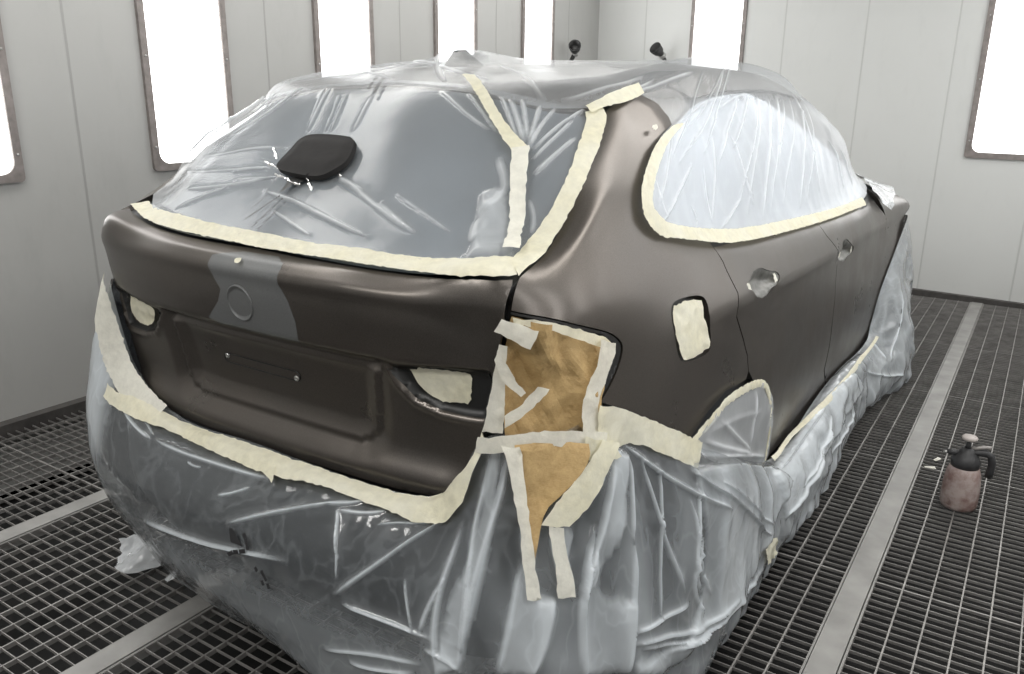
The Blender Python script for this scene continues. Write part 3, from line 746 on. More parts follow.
# the skirt of film hanging from the tape line down to the grating
def bp(p): return tuple(B.P(*B.hit(CAM, ray(p)))[0])
top = lambda p: bp(p)
def mir(p): q = B.hit(CAM, ray(p)); return tuple(B.P(-q[0]+.030, q[1])[0])
SK = [
 [(-.90,1.3,.40),(-.91,1.3,.33),(-.92,1.3,.25),(-.91,1.3,.1),(-.92,1.3,.012)],
 [(-.89,.80,.66),(-.91,.8,.47),(-.90,.8,.27),(-.9,.8,.1),(-.92,.8,.012)],
 [(-.835,.40,.70),(-.86,.36,.50),(-.83,.36,.28),(-.8,.36,.12),(-.84,.36,.012)],
 [mir((500,352)),(-.82,.15,.52),(-.77,.17,.28),(-.71,.19,.15),(-.70,.2,.05)],
 [mir((492,400)),(-.75,.085,.47),(-.70,.11,.27),(-.63,.14,.17),(-.61,.15,.10)],
 [mir((476,455)),(-.62,.035,.44),(-.58,.06,.26),(-.53,.09,.17),(-.51,.11,.11)],
 [top((180,410)),(-.40,.0,.44),(-.38,.01,.26),(-.36,.06,.15),(-.36,.085,.10)],
 [top((241,433)),(-.16,-.02,.44),(-.15,-.015,.27),(-.14,.04,.15),(-.13,.075,.09)],
 [top((301,454)),(.07,-.025,.44),(.07,-.02,.27),(.07,.025,.14),(.08,.07,.08)],
 [top((364,476)),(.27,-.015,.44),(.27,-.025,.27),(.28,.0,.13),(.30,.03,.05)],
 [top((427,491)),(.44,.01,.44),(.46,-.01,.28),(.48,-.01,.13),(.50,.0,.012)],
 [top((463,474)),(.57,.05,.46),(.61,.02,.28),(.64,.0,.12),(.67,.0,.012)],
 [top((485,428)),(.67,.10,.48),(.72,.08,.28),(.75,.06,.12),(.78,.05,.012)],
 [top((540,428)),(.755,.18,.50),(.80,.17,.28),(.83,.16,.12),(.85,.15,.012)],
 [top((600,405)),(.835,.34,.51),(.87,.33,.28),(.90,.32,.12),(.91,.32,.012)],
 [top((645,420)),(.89,.52,.5),(.915,.5,.28),(.93,.5,.1),(.935,.5,.012)],
 [top((688,438)),(.925,.72,.47),(.935,.7,.28),(.95,.7,.1),(.935,.7,.012)],
 [top((722,450)),(.925,.97,.40),(.945,.97,.24),(.95,.97,.1),(.94,.97,.012)],
 [top((761,457)),(.925,1.29,.285),(.95,1.29,.20),(.955,1.3,.1),(.93,1.3,.012)],
 [top((797,419)),(.92,1.85,.28),(.945,1.85,.19),(.955,1.85,.09),(.95,1.85,.012)],
 [top((842,364)),(.905,2.65,.28),(.935,2.65,.19),(.94,2.65,.09),(.90,2.65,.012)],
 [top((867,331)),(.93,3.1,.29),(.975,3.1,.21),(1.0,3.1,.11),(.97,3.12,.012)],
 [top((877,296)),(.95,3.33,.44),(1.0,3.38,.29),(1.035,3.4,.13),(1.02,3.42,.012)],
 [top((891,259)),(.925,3.52,.56),(.97,3.55,.36),(1.0,3.6,.15),(.98,3.6,.012)],
 [(.893,3.60,.805),(.915,3.76,.56),(.93,3.78,.36),(.95,3.8,.15),(.95,3.8,.012)],
 [(.80,4.08,.80),(.83,4.15,.52),(.86,4.2,.3),(.87,4.2,.14),(.87,4.2,.012)],
 [(.50,4.40,.72),(.52,4.47,.5),(.54,4.5,.3),(.54,4.5,.14),(.54,4.5,.012)],
]
K = Surf(np.transpose(np.array(SK), (1, 0, 2)), nu=420, nv=60)
K.build()
kt, kb = K.v[0], K.v[-1]
# (u, v) of this net runs top to bottom, so flip to keep normals outward
_net = K.net[::-1].copy(); K = Surf(_net, nu=420, nv=60); K.build()
kt, kb = K.v[-1], K.v[0]
C33 = lambda *p: crop(330,400,2.46,*p)
C9L = lambda *p: crop(90,360,3.37,*p)
C62 = lambda *p: crop(624,360,2.1475,*p)
cr_k = [
 (C9L((230,270),(330,320),(420,350),(540,388),(640,410)), .012, .007), (C9L((480,550),(600,525),(750,500),(920,475)), .014, .007),
 (C9L((200,530),(380,600),(560,640),(690,675)), .012, .008), (C9L((130,170),(170,230),(225,275)), .009, .006), (C9L((160,180),(200,210),(230,260)), .006, .003),
 (C9L((350,350),(370,365),(400,372)), .006, .004), (C9L((450,460),(500,455),(560,435)), .007, .005), (C9L((850,500),(850,580),(845,650)), .007, .006), (C9L((850,510),(930,520),(1010,510)), .007, .006),
 (C33((0,262),(70,256),(110,235)), .009, .006), (C33((20,475),(130,400),(220,335),(290,295)), .015, .008), (C33((40,490),(150,530),(260,575)), .011, .007),
 (C33((440,110),(425,210),(400,300),(360,440),(330,600)), .016, .009), (C33((395,120),(385,210),(360,310),(340,480),(325,660)), .014, .008),
 (C33((340,290),(290,420),(262,560),(275,670)), .012, .009), (C33((470,300),(480,400),(500,470)), .010, .007), (C33((470,380),(440,520),(410,665)), .011, .007), (C33((540,470),(520,580),(490,665)), .011, .008),
 (C33((535,320),(545,390),(570,460)), .011, .007), (C33((640,300),(600,470),(598,580),(605,670)), .019, .010), (C33((722,330),(720,500),(712,670)), .016, .008),
 (C33((690,110),(670,210),(650,330),(600,480)), .012, .007), (C33((720,130),(725,230),(722,340)), .011, .007), (C33((790,150),(795,350),(793,540)), .010, .005), (C33((740,120),(800,320),(850,470)), .010, .006),
 (C33((700,100),(790,170),(880,230),(960,262)), .012, .007), (C33((665,160),(640,230),(580,290)), .009, .006), (C33((720,590),(820,570),(910,540),(975,480)), .014, .008), (C33((715,560),(780,540),(860,490)), .011, .007),
 (C33((860,240),(880,330),(870,420),(900,470)), .010, .007), (C33((900,330),(860,440),(900,520)), .011, .008), (C33((740,600),(830,590),(900,560)), .009, .006),
 (C33((195,430),(200,500),(215,560)), .006, .004), (C33((30,300),(30,380),(28,440)), .006, .004), (C33((120,310),(180,300),(270,300)), .006, .004), (C33((230,560),(250,500),(290,430)), .007, .006),
 (C33((240,600),(300,620),(330,660)), .007, .007), (C33((0,600),(120,610),(240,640)), .007, .007), (C33((60,630),(120,650),(220,660)), .009, .006),
 (C62((130,240),(200,290),(290,370)), .014, .006), (C62((190,260),(250,310),(300,350)), .009, .006), (C62((140,260),(130,400),(170,500)), .011, .007), (C62((60,620),(180,560),(280,440)), .014, .008),
 (C62((330,330),(390,250),(420,150)), .015, .009), (C62((360,270),(400,210),(430,120)), .011, .007), (C62((320,240),(360,200),(420,110)), .007, .006), (C62((480,110),(430,200),(420,280)), .011, .007),
 ([(868,345),(880,362),(905,378)], .012, .011), ([(897,290),(893,330),(884,365)], .007, .009), ([(903,262),(906,300),(911,345)], .009, .010), ([(860,372),(880,378),(900,372)], .012, .009),
]
BANDS = [K.px(C33(*b)) for b in (
    ((395,118),(425,112),(412,250),(395,400),(350,560),(330,650),(265,665),(290,500),(345,380),(375,270)),
    ((590,490),(615,400),(640,350),(655,470),(722,480),(716,665),(600,668)),
    ((470,380),(500,465),(545,470),(525,580),(495,665),(410,665),(435,540)),
    ((690,110),(722,128),(700,330),(640,440),(610,470),(645,330),(665,220)),
    ((560,300),(600,300),(575,400),(560,460),(545,400)))]
BANDS += [K.px(C62(*b)) for b in (
    ((130,232),(210,225),(300,232),(335,260),(310,350),(285,400),(235,500),(150,590),(100,610),(150,500),(160,400),(145,300)),
    ((300,250),(330,200),(420,95),(480,30),(500,60),(425,190),(420,270),(330,340)),
    ((0,640),(80,610),(170,560),(140,600),(60,670),(0,668)))]
def ex_k(P2, P):
    tp = vtop(P2[:, 0])-P2[:, 1]                                    # distance below the tape line
    dep = sst(.03, .30, tp); edge = sst(.0, .09, tp)
    rs = sst(.45, .7, P[:, 0]); fr_ = sst(1.0, 1.4, P[:, 1])*rs
    Q = np.c_[P2[:, 0], P2[:, 1]*.20, P2[:, 1]*0]
    w1 = ridged(Q, 5.0, 1); w2 = ridged(Q, 10, 6); fd = facet(Q, .16, 9, 3)
    f1 = facet(P, .26, 7); f2 = facet(P, .10, 2, 5); f3 = ridged(P, 9, 7)
    low = sst(.24, .06, P[:, 2])
    h = dep*rs*(1-.6*fr_)*(.010*w1+.010*fd+.003*w2)+edge*((.005+.007*(1-rs))*(f1*.5+.5)+.0015*f2)+low*(.25+.75*rs)*(.008*f2+.004*f3)+fr_*sst(.06, .22, tp)*(.011*ridged(P*np.array([1, .45, 1]), 7, 3)+.004*f2+.003*f3)
    fold = rs*dep*(1-fr_)*(.40*np.clip(w1-.55, 0, 1)+.2*np.clip(w2-.7, 0, 1)+.07+.26*np.clip(fd+.1, 0, 1))+sst(.42, .22, P[:, 2])*(1-rs)*.34+low*rs*(.10+.30*np.clip(f3-.5, 0, 1))+fr_*(.38+.35*np.clip(f3-.45, 0, 1))
    for bp_ in BANDS:
        i = inside(P2, bp_); w = np.where(i, sst(0, .010, dist_poly(P2, bp_)), 0)
        fold = fold+(.34+.30*np.clip(.5+fd, 0, 1))*w; h = h+.010*w
    lside = sst(-.56, -.68, P[:, 0])*sst(.25, .5, P[:, 2]); fold = fold+lside*.85
    return h, fold
ub = np.linspace(K.u[0]+.01, K.u[-1]-.01, 160)
us0, us1 = K.px([(766,464)])[0, 0], K.px([(872,340)])[0, 0]
def vtop(u): return kt-.014-.042*sst(us0-.12, us0+.05, u)*sst(us1+.12, us1-.05, u)
low = np.c_[ub, kb+.012+.018*np.array([noise.noise(Vector((x*6, 0, 1)))+.6*noise.noise(Vector((x*17, 0, 4))) for x in ub]).clip(-.3, 1)]
KP = np.r_[low, np.c_[ub[::-1], vtop(ub[::-1])]]
film_skirt = sheet('masking_film', K, KP, FILM_K, 'clear plastic film skirt hanging over the bumper and sills down to the grating', 'plastic film', .014, .012, cr_k, ex_k, fade=lambda P2: .10+.90*sst(.0, .10, vtop(P2[:, 0])-P2[:, 1]))
# ------------------------------------------------------------------ masking tape, one strip at a time
def tape(line, w, label, mat=None, S=B, off=.013, **kw):
    o = ribbon('masking_tape', S, line, w, mat or TAPE, None, off, **kw); return tag(o, label, 'masking tape')
def tapepoly(top, bot, label, mat=None, S=B, off=.012, step=.010, disp=None, sm=1, **kw):
    """a strip traced along both of its edges, with slightly torn, wavy borders"""
    a = S.px(top); b = S.px(bot)[::-1]
    if sm: a, b = smooth_poly(a, False, sm), smooth_poly(b, False, sm)
    P = resample(np.r_[a, b], .012); P = P+np.random.randn(len(P), 2)*.0011
    dd = disp or (lambda P2, P: 0)
    o = panel('masking_tape', S, P, mat or TAPE, step=step, disp=lambda P2, P, Nn: off+.003*np.abs(noise3(P, 40, 3))+.0015*noise3(P, 110, 1)+dd(P2, P), **kw)
    return tag(o, label, 'masking tape')
bt = B.px([(244,233),(298,244.5),(357,251),(394,258.5),(454,264.5),(504,262.5),(515,264)]); bb = B.px([(250,249.5),(327,262.5),(387,272.5),(448,279),(495,280),(516,278)])
bt[0, 0] = bb[0, 0] = 0
bt = np.r_[B.px([(134,197),(150,205),(176,216),(205,224)]), bt]; bb = np.r_[GL+(0, .001), bb]
def uvtape(a, b, label, mat=None, S=B, off=.012, disp=None):
    P = resample(np.r_[smooth_poly(a, False, 1), smooth_poly(b, False, 1)[::-1]], .012); P = P+np.random.randn(len(P), 2)*.0011
    dd = disp or (lambda P2, P: 0)
    return tag(panel('masking_tape', S, P, mat or TAPE, step=.010, disp=lambda P2, P, Nn: off+.003*np.abs(noise3(P, 40, 3))+.0015*noise3(P, 110, 1)+dd(P2, P)), label, 'masking tape')
uvtape(bt, bb, 'cream masking tape along the bottom edge of the rear window', off=.013)
tapepoly([(512,266),(523,254),(537,237),(552,212),(570,173),(578,148),(585,129),(584,117)], [(516,279),(540,264),(558,240),(582,188),(599,144),(604,127),(605,118),(600,111)],
         'cream masking tape up the right edge of the rear window', off=.014)
tapepoly([(584,112),(600,102),(620,93),(634,89)], [(590,120),(606,112),(622,106),(638,98)], 'short cream tape strip at the rear right corner of the roof', off=.020)
tapepoly([(464,85),(482,110),(500,140),(515,161)], [(476,85),(493,108),(510,136),(530,156)], 'upper tape strip slanting down across the rear window film', TAPE, off=.026)
tapepoly([(514,158),(513,185),(509,220),(504,262)], [(531,156),(528,185),(525,220),(520,262)], 'lower upright tape strip on the rear window film', TAPEW, off=.030)
tapepoly([(669,128),(657,139),(648,152),(641,170),(636,188),(635.5,212),(645,230),(654,238),(664,240),(712,246.5),(739,245),(774,237),(816,225),(863,207)],
         [(680,126),(672,134),(663,146),(655,164),(649,182),(645.5,207),(656,221),(668,227),(709,231),(739,230),(798,218),(830,210),(859,200)], 'cream masking tape round the lower edge of the right side windows', off=.016)
cz = lambda P2, P: .004*ridged(P, 12, 2)*sst(.0, .03, kt-P2[:, 1])+.016*sst(.012, .05, kt-P2[:, 1])
tapepoly([(117,384),(128,396),(146,400),(179,418),(238,441),(298,461),(363,483),(420,497),(448,493),(465,481),(477,460),(484,432)],
         [(113,398),(128,412),(150,424),(179,434),(223,457),(278,480),(327,488),(363,502),(400,514),(424,525),(464,517),(488,440)], 'cream masking tape along the bottom edge of the tailgate', S=K, off=.010, disp=cz)
_ue = np.linspace(K.u[3]-.03, K.u[6]-.02, 8)
tape(np.c_[_ue, np.full(8, kt-.040)], .062, 'pale tape down the left edge of the tailgate', TAPEW, S=K, off=.022, uvline=True)
tapepoly([(500,343),(494,375),(490,400),(483,430)], [(508,345),(505,375),(505,405),(503,432)], 'white tape strip along the right edge of the tailgate beside the brown paper', TAPEW, off=.008)
tapepoly([(588,401),(605,404),(624,411),(647,420),(690,441)], [(586,446),(605,444),(624,438),(652,452),(686,466)], 'wide cream tape below the right quarter panel, ending at the wheel arch', S=B, off=.030, disp=lambda P2, P: .004*ridged(P, 12, 2))
at_ = crop(680,370,3.21,(14,250),(40,215),(58,190),(100,143),(130,105),(160,80),(190,62),(220,46),(245,40),(262,46),(275,80),(279,120),(279,160),(268,240),(259,300))
tape(at_, .022, 'cream masking tape round the rim of the rear wheel arch', off=.012)
tape([(766,463),(784,446),(803,427),(828,398),(848,373),(862,355),(873,338)], .046, 'cream masking tape running along the right sill', S=K, off=.026)
tape([(873,332),(882,310),(890,288),(898,262),(904,244),(908,233)], .016, 'thin tape up the rear edge of the front wheel arch', TAPEW, off=.010)
# lamp and fuel openings
crk = lambda k, s: (lambda P2, P, Nn: -.004+k*ridged(P, s, 3)+.002*noise3(P, 60, 5))
def patch(poly, label, off=0, k=.003, s=25, S=B, mat=None, dd=None, step=.008, name='masking_tape', cat='masking tape'):
    P = resample(smooth_poly(S.px(poly) if not isinstance(poly, np.ndarray) else poly, True, 1), .010); P = P+np.random.randn(len(P), 2)*.0010
    o = panel(name, S, P, mat or TAPE, step=step, disp=lambda P2, P, Nn: off+k*ridged(P, s, 3)+.0015*noise3(P, 70, 5)+(dd(P2) if dd else 0))
    return tag(o, label, cat)
lens = pxd(.03, *crop(350,240,3.37,(207,435),(300,437),(400,447),(427,458),(424,500),(418,553),(370,552),(322,547),(280,527),(250,500),(225,465)))
patch(lens, 'cream tape patch over the right lamp opening in the tailgate', .004, .003, 28, dd=tg_strip)
lensl = mirror(lens)
patch(lensl, 'crumpled cream tape patch over the left lamp opening in the tailgate', .010, .004, 22, dd=tg_strip)
FT = pxs(*crop(620,200,3.37,(176,364),(205,345),(262,332),(278,345),(285,400),(300,440),(308,488),(290,510),(220,545),(206,520),(184,430)))
patch(FT, 'cream tape patch over the square fuel filler opening', -.003, .004, 24)
patch(np.array([em+(0, .106)+(.010*math.cos(a), .013*math.sin(a)) for a in np.linspace(0, 6.28, 10, endpoint=False)]), 'tiny oval tape dot above the emblem recess', .006, .001, 30, step=.004, dd=tg_strip)
patch([(647,129),(652,127),(654,131),(650,134)], 'tiny white tape scrap by the rear corner of the side window', .014, .001, 30, mat=TAPEW, step=.004)

# brown paper in the right tail-lamp opening, hanging down over the film
LP = np.r_[pxs((511,318),(562,325),(600,335),(611,344),(612,352),(603,376),(594,400)), pxs((594,441),(560,443),(527,447),(505,440),(502,400),(502,360),(506,330))]
def pap(P2, P, Nn):
    return -.010+.050*facet(P*np.array([1, 1, .6]), .13, 3, 4)+.010*facet(P, .055, 8, 4)
PP = panel('masking_paper', B, LP, PAPER, step=.008, disp=pap)
PP.data.polygons.foreach_set('use_smooth', [False]*len(PP.data.polygons))
tag(PP, 'crumpled brown paper stuffed in the right tail lamp opening', 'masking paper')
PK = K.px([(513,434),(575,434),(577,452),(566,474),(553,492),(541,506),(534,532),(530,560),(524,536),(520,500),(515,460)])
PQ = panel('masking_paper', K, smooth_poly(PK, True, 1), PAPER, step=.008, disp=lambda P2, P, Nn: .038+.022*facet(P*np.array([1, 1, .5]), .085, 5, 3))
PQ.data.polygons.foreach_set('use_smooth', [False]*len(PQ.data.polygons))
tag(PQ, 'pointed brown paper tail hanging below the lamp opening', 'masking paper')
pd_ = .020
tapepoly([(503,316),(518,321),(537,329)], [(496,327),(512,336),(530,345)], 'short white tape slanting across the top left corner of the brown paper', TAPEW, off=pd_)
tapepoly([(535,379),(524,395),(505,410)], [(546,383),(534,400),(506,424)], 'white tape crossing the brown paper at mid height', TAPEW, off=pd_+.006)
tapepoly([(513,317),(540,320),(563,324.5),(598,334),(605,341)], [(515,324),(540,327),(565,334),(590,343),(604,350)], 'cream tape along the top edge of the tail lamp opening', TAPE, off=.012, disp=lambda P2, P: .010*facet(P, .09, 4))
tapepoly([(590,335),(590,350),(586,366),(578,382),(574,400),(574,432)], [(605,341),(605,352),(597,374),(589,398),(590,412),(592,434)], 'broad white tape down the right side of the brown paper', TAPEW, off=.024, disp=lambda P2, P: .004*ridged(P, 15, 3))
tapepoly([(497,355),(501,375),(512,385),(519,392)], [(500,345),(507,358),(516,376),(524,388)], 'torn white tape on the left edge of the brown paper', TAPEW, off=.022)
tapepoly([(484,428),(516,427),(541,423),(571,423),(594,427)], [(482,444),(516,442),(541,438),(571,438),(592,444)], 'white tape band running level under the brown paper', TAPEW, S=B, off=.040)
tapepoly([(503,441),(506,452),(513,490),(518,530),(524,592)], [(518,441),(520,452),(523,490),(527,520),(535,590)], 'long white tape strip hanging left of the paper tail', TAPEW, S=K, off=.048)
tapepoly([(588,436),(578,455),(562,478),(549,496),(537,518)], [(604,440),(596,462),(586,486),(571,508),(560,519)], 'wide cream tape slanting down right of the paper tail', TAPE, S=K, off=.046)
tapepoly([(542,520),(546,545),(549,570),(549,590)], [(556,520),(558,550),(565,575),(566,589)], 'translucent tape tail on the film skirt below the paper', TAPEW, S=K, off=.044)
tapepoly([(572,428),(583,432),(598,434)], [(574,450),(590,454),(606,450)], 'cream tape patch at the lower right corner of the brown paper', TAPE, S=B, off=.046)
# small tape tails on the skirt
tapepoly([(756,536),(755,548),(758,562)], [(767,535),(768,549),(770,560)], 'crumpled tape lump on the skirt near the rear wheel', TAPE, S=K, off=.022, disp=lambda P2, P: .010*ridged(P, 20, 4))
tapepoly([(271,478),(277,482),(280,487)], [(283,471),(282,477),(281,484)], 'small torn tape tab under the tailgate tape', TAPE, S=K, off=.030)

# black pad on the rear window film
pad = pxs(*((a+4, b+7) for a, b in C23((385,110),(420,92),(480,88),(560,92),(650,103),(680,118),(678,150),(660,205),(630,250),(570,290),(500,325),(440,328),(350,312),(270,292),(242,272),(260,240),(320,180),(360,130))))
PD = panel('rubber_pad', B, smooth_poly(pad, True, 2), MATTE, step=.008, lip=.014, disp=lambda P2, P, Nn: .030+.006*sst(0, .03, dist_poly(P2, pad)))
tag(PD, 'black rounded pad lying on the film over the rear window', 'pad')
# torn film edges and the dark wiper stub under the pad
cr_stub = pxs(*C23((330,350),(370,335),(430,335),(440,350),(400,370),(350,390),(310,415),(285,435),(270,432),(300,390)))
PS = cp(panel('rear_wiper_stub', B, cr_stub, BLACK, step=.006, disp=lambda P2, P, Nn: .016+.004*noise3(P, 60)))
for k, ln in enumerate((C23((245,340),(300,350),(345,385),(390,395)), C23((425,355),(445,390),(452,430)), C23((240,190),(250,220),(262,250)), C23((190,262),(225,282),(280,310),(360,328)), C23((520,330),(580,318),(620,350)))):
    o = ribbon('torn_film_edge', B, ln, .004, FILM_K, film_rear, .020, step=.004, jit=.0012)
# black print on the film
INK = simple('black_film_print', (.02, .02, .022), .5)
def dashes(S, line, n, w, parent, off, duty=.6, seedv=1):
    L = resample(S.px(line), .001, False); m = len(L); V = []; Fs = []
    rnd = random.Random(seedv)
    for k in range(n):
        if rnd.random() < .08: continue
        i0 = int(m*k/n); i1 = min(m-1, int(i0+m/n*duty*(.7+.5*rnd.random())))
        if i1 <= i0: continue
        A, Bq = L[i0], L[i1]; t = Bq-A; nn = np.array([-t[1], t[0]]); nn = nn/max(np.linalg.norm(nn), 1e-9)*w/2
        Q = np.array([A-nn, Bq-nn, Bq+nn, A+nn]); P = S.P(Q[:, 0], Q[:, 1])+S.Nrm(Q[:, 0], Q[:, 1])*off
        b = len(V); V += list(P); Fs.append((b, b+1, b+2, b+3))
    return link('printed_marks', rawmesh('printed_marks', V, Fs), INK, parent, False)
for k, (a, b_) in enumerate((((275,455),(75,590)), ((290,470),(110,640)), ((305,490),(150,645)), ((210,450),(110,530)))):
    dashes(B, C23(a, ((a[0]+b_[0])/2, (a[1]+b_[1])/2), b_), 14, .006 if k < 3 else .004, film_rear, .018, .65, k)
C36 = lambda *p: crop(360,45,8.533,*p)
for k, ln in enumerate((C36((155,335),(95,435)), C36((220,340),(145,468)))):
    dashes(B, ln, 7, .010, film_rear, .018, .8, 9+k)
def inkpoly(S, poly, off, parent):
    P2 = S.px(poly); o = panel('printed_marks', S, P2, INK, parent, step=.02, off=off); return o
inkpoly(B, C36((420,230),(520,185),(575,162),(690,148),(640,190),(560,186),(500,205)), .019, film_top)
dashes(B, C36((575,240),(610,235),(660,212),(745,210)), 7, .012, film_top, .019, .75, 4)
C21 = lambda *p: crop(210,480,5.617,*p)
inkpoly(K, C21((165,260),(185,265),(240,355),(175,330)), .030, film_skirt)
for k, ln in enumerate((C21((245,290),(262,330),(270,375)), C21((160,392),(180,380),(255,378)), C21((310,460),(345,520),(360,565)), C21((345,480),(375,535),(390,580)))):
    dashes(K, ln, 3, .010, film_skirt, .030, .9, 20+k)
dashes(K, [(897,302),(895,315),(893,330)], 4, .014, film_skirt, .030, .8, 31)
# crumpled tail of film lying on the grating at the rear left
FT_ = Surf([[(-.80+.38*i/6, .20+.03*math.sin(i*2)+(.0 if j else -.0)-.05*(3-j)*(.6+.4*math.sin(i*1.3)), .014+(.05*math.sin(j*1.1))*(.6+.4*math.cos(i*2.1))+.10*(j/3)**2*(i/6)) for i in range(7)] for j in range(4)], nu=60, nv=30)
FT_.build()
tl = resample(np.array([(FT_.u[0]+.01, FT_.v[0]+.05), (FT_.u[2], FT_.v[0]+.01), (FT_.u[4], FT_.v[0]+.03), (FT_.u[6], FT_.v[0]+.05), (FT_.u[6], FT_.v[3]-.01), (FT_.u[3], FT_.v[3]), (FT_.u[0]+.03, FT_.v[3]-.02)]), .02)
tl = tl+np.random.randn(*tl.shape)*.003
tag(panel('masking_film', FT_, tl, FILM_W, step=.010, disp=lambda P2, P, Nn: .012+.010*ridged(P, 20, 2)+.006*ridged(P, 45, 5)), 'crumpled scrap of white film on the grating at the rear left of the car', 'plastic film')
# ------------------------------------------------------------------ the spray booth
XL, XR, YB, HC = -2.17, 2.55, -2.9, 3.0
FA, FB = np.array([XL, 5.95]), np.array([XR, 5.60])          # the front wall runs a touch out of square
fdir = (FB-FA)/np.linalg.norm(FB-FA); fang = math.atan2(fdir[1], fdir[0])
def struct(name, V, Fs, mat, parent=None, smooth=False):
    o = link(name, rawmesh(name, V, Fs), mat, parent, smooth)
    if parent is None: o['kind'] = 'structure'
    return o
def boxes(lst):
    V = []; Fs = []
    for (x0, x1, y0, y1, z0, z1) in lst:
        b = len(V); V += [(x, y, z) for z in (z0, z1) for y in (y0, y1) for x in (x0, x1)]
        Fs += [tuple(b+i for i in f) for f in ((0,2,3,1),(4,5,7,6),(0,1,5,4),(2,6,7,3),(0,4,6,2),(1,3,7,5))]
    return V, Fs
def wall_mat(name, col, axis, period, offs, dirt=.5, sm=.6):
    g = N(name); tc = g.t.nodes.new('ShaderNodeTexCoord'); sp = g.t.nodes.new('ShaderNodeSeparateXYZ'); g.l(tc.outputs['Object'], sp.inputs[0])
    a = sp.outputs[axis]
    n1 = g.noise(1.6, 5, .6); n2 = g.noise(9, 4, .65, stretch=(1, 1, .35)); n3 = g.noise(40, 3, .6)
    c = g.mixc(g.ramp(n1, [(.35, 0), (.75, 1)]), col, tuple(x*(1-.10*dirt) for x in col))
    c = g.mixc(g.ramp(n2, [(.55, 0), (.8, .5*dirt)]), c, tuple(x*.72 for x in col))
    low = g.ramp(sp.outputs[2], [(.0, 1), (.45, .25), (1, 0)])
    c = g.mixc(g.math('MULTIPLY', low, .35*dirt), c, (.42, .40, .38))
    c = g.mixc(g.ramp(n3, [(.70, 0), (.76, .35*dirt)]), c, (.35, .33, .30))
    # folded seams between the panels
    f = g.math('PINGPONG', g.math('ADD', a, -offs), period/2)
    seam = g.ramp(f, [(0, 1), (.004, 1), (.0075, 0)])
    c = g.mixc(g.math('MULTIPLY', seam, sm), c, (.25, .25, .24))
    hgt = g.math('SUBTRACT', g.math('MULTIPLY', n1, .2), seam)
    g.bsdf(Base_Color=c, Roughness=.42, Normal=g.bump(hgt, .35, .006)); return g.m
WL = wall_mat('booth_panels_left_shade', (.41, .41, .40), 1, 1.105, .97)  # darker than the other walls: the backlit side's shade is in the colour
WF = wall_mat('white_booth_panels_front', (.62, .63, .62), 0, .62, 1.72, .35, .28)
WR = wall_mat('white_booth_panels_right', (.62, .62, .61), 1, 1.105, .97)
WBK = simple('grey_back_doors', (.30, .30, .30), .6, 0, .1, 3)
CEIL = simple('ceiling_filter_white', (.80, .80, .78), .8, 0, .05, 6)
FRAME = simple('grey_brown_lamp_frame', (.24, .215, .205), .5, .3, .2, 30)
KERB = simple('dark_floor_kerb', (.07, .065, .062), .6, .2, .25, 20)
GALV = simple('galvanised_grating', (.29, .28, .27), .45, .5, .25, 12)
BEAMM = simple('painted_steel_strip', (.29, .285, .275), .5, .35, .18, 9, .1)
PIT = simple('dark_pit', (.004, .004, .004), .9)
t = .06
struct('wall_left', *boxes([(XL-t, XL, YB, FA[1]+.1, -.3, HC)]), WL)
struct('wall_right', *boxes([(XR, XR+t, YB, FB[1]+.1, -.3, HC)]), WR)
struct('wall_back', *boxes([(XL-t, XR+t, YB-t, YB, -.3, HC)]), WBK)
wf = struct('wall_front', *boxes([(0, 4.9, 0, t, -.3, HC)]), WF); wf.location = (FA[0], FA[1], 0); wf.rotation_euler = (0, 0, fang)
struct('ceiling', *boxes([(XL-t, XR+t, YB-t, FA[1]+.2, HC, HC+t)]), CEIL)
struct('floor_pit', *boxes([(XL-t, XR+t, YB-t, FA[1]+.2, -.40, -.36)]), PIT)
# grating: load bars and cross bars of real flat iron
gb = []
strips = [-1.232, -.376, .416, 1.204]
segsx = [(XL+.05, strips[0]-.043)]+[(strips[i]+.043, strips[i+1]-.043) for i in range(3)]+[(strips[3]+.043, XR-.05)]
y0g, y1g = -1.6, 5.62
for a, b_ in segsx:
    n = max(1, round((b_-a)/.0765)); 
    for k in range(n+1):
        x = a+(b_-a)*k/n; gb.append((x-.0022, x+.0022, y0g, y1g, -.014, .0))
y = y0g; ys = []
while y < y1g:
    ys.append(y); y += .0352
for k, y in enumerate(ys):
    w = .0011 if k % 28 else .0028
    for a, b_ in segsx: gb.append((a, b_, y-w, y+w, -.010, -.0015))
struct('floor', *boxes(gb), GALV)
for k, x in enumerate(strips):
    o = struct('floor_beam' if k == 0 else 'floor_beam.%03d' % k, *boxes([(x-.036, x+.036, y0g, y1g, -.03, .004), (x-.043, x-.039, y0g, y1g, -.03, .001), (x+.039, x+.043, y0g, y1g, -.03, .001)]), BEAMM)
struct('baseboard_left', *boxes([(XL, XL+.055, YB, FA[1], -.04, .035)]), KERB)
bf = struct('baseboard_front', *boxes([(0, 4.75, -.05, 0, -.04, .03)]), KERB); bf.location = (FA[0], FA[1], 0); bf.rotation_euler = (0, 0, fang)
struct('baseboard_right', *boxes([(XR-.05, XR, YB, FB[1], -.04, .035)]), KERB)

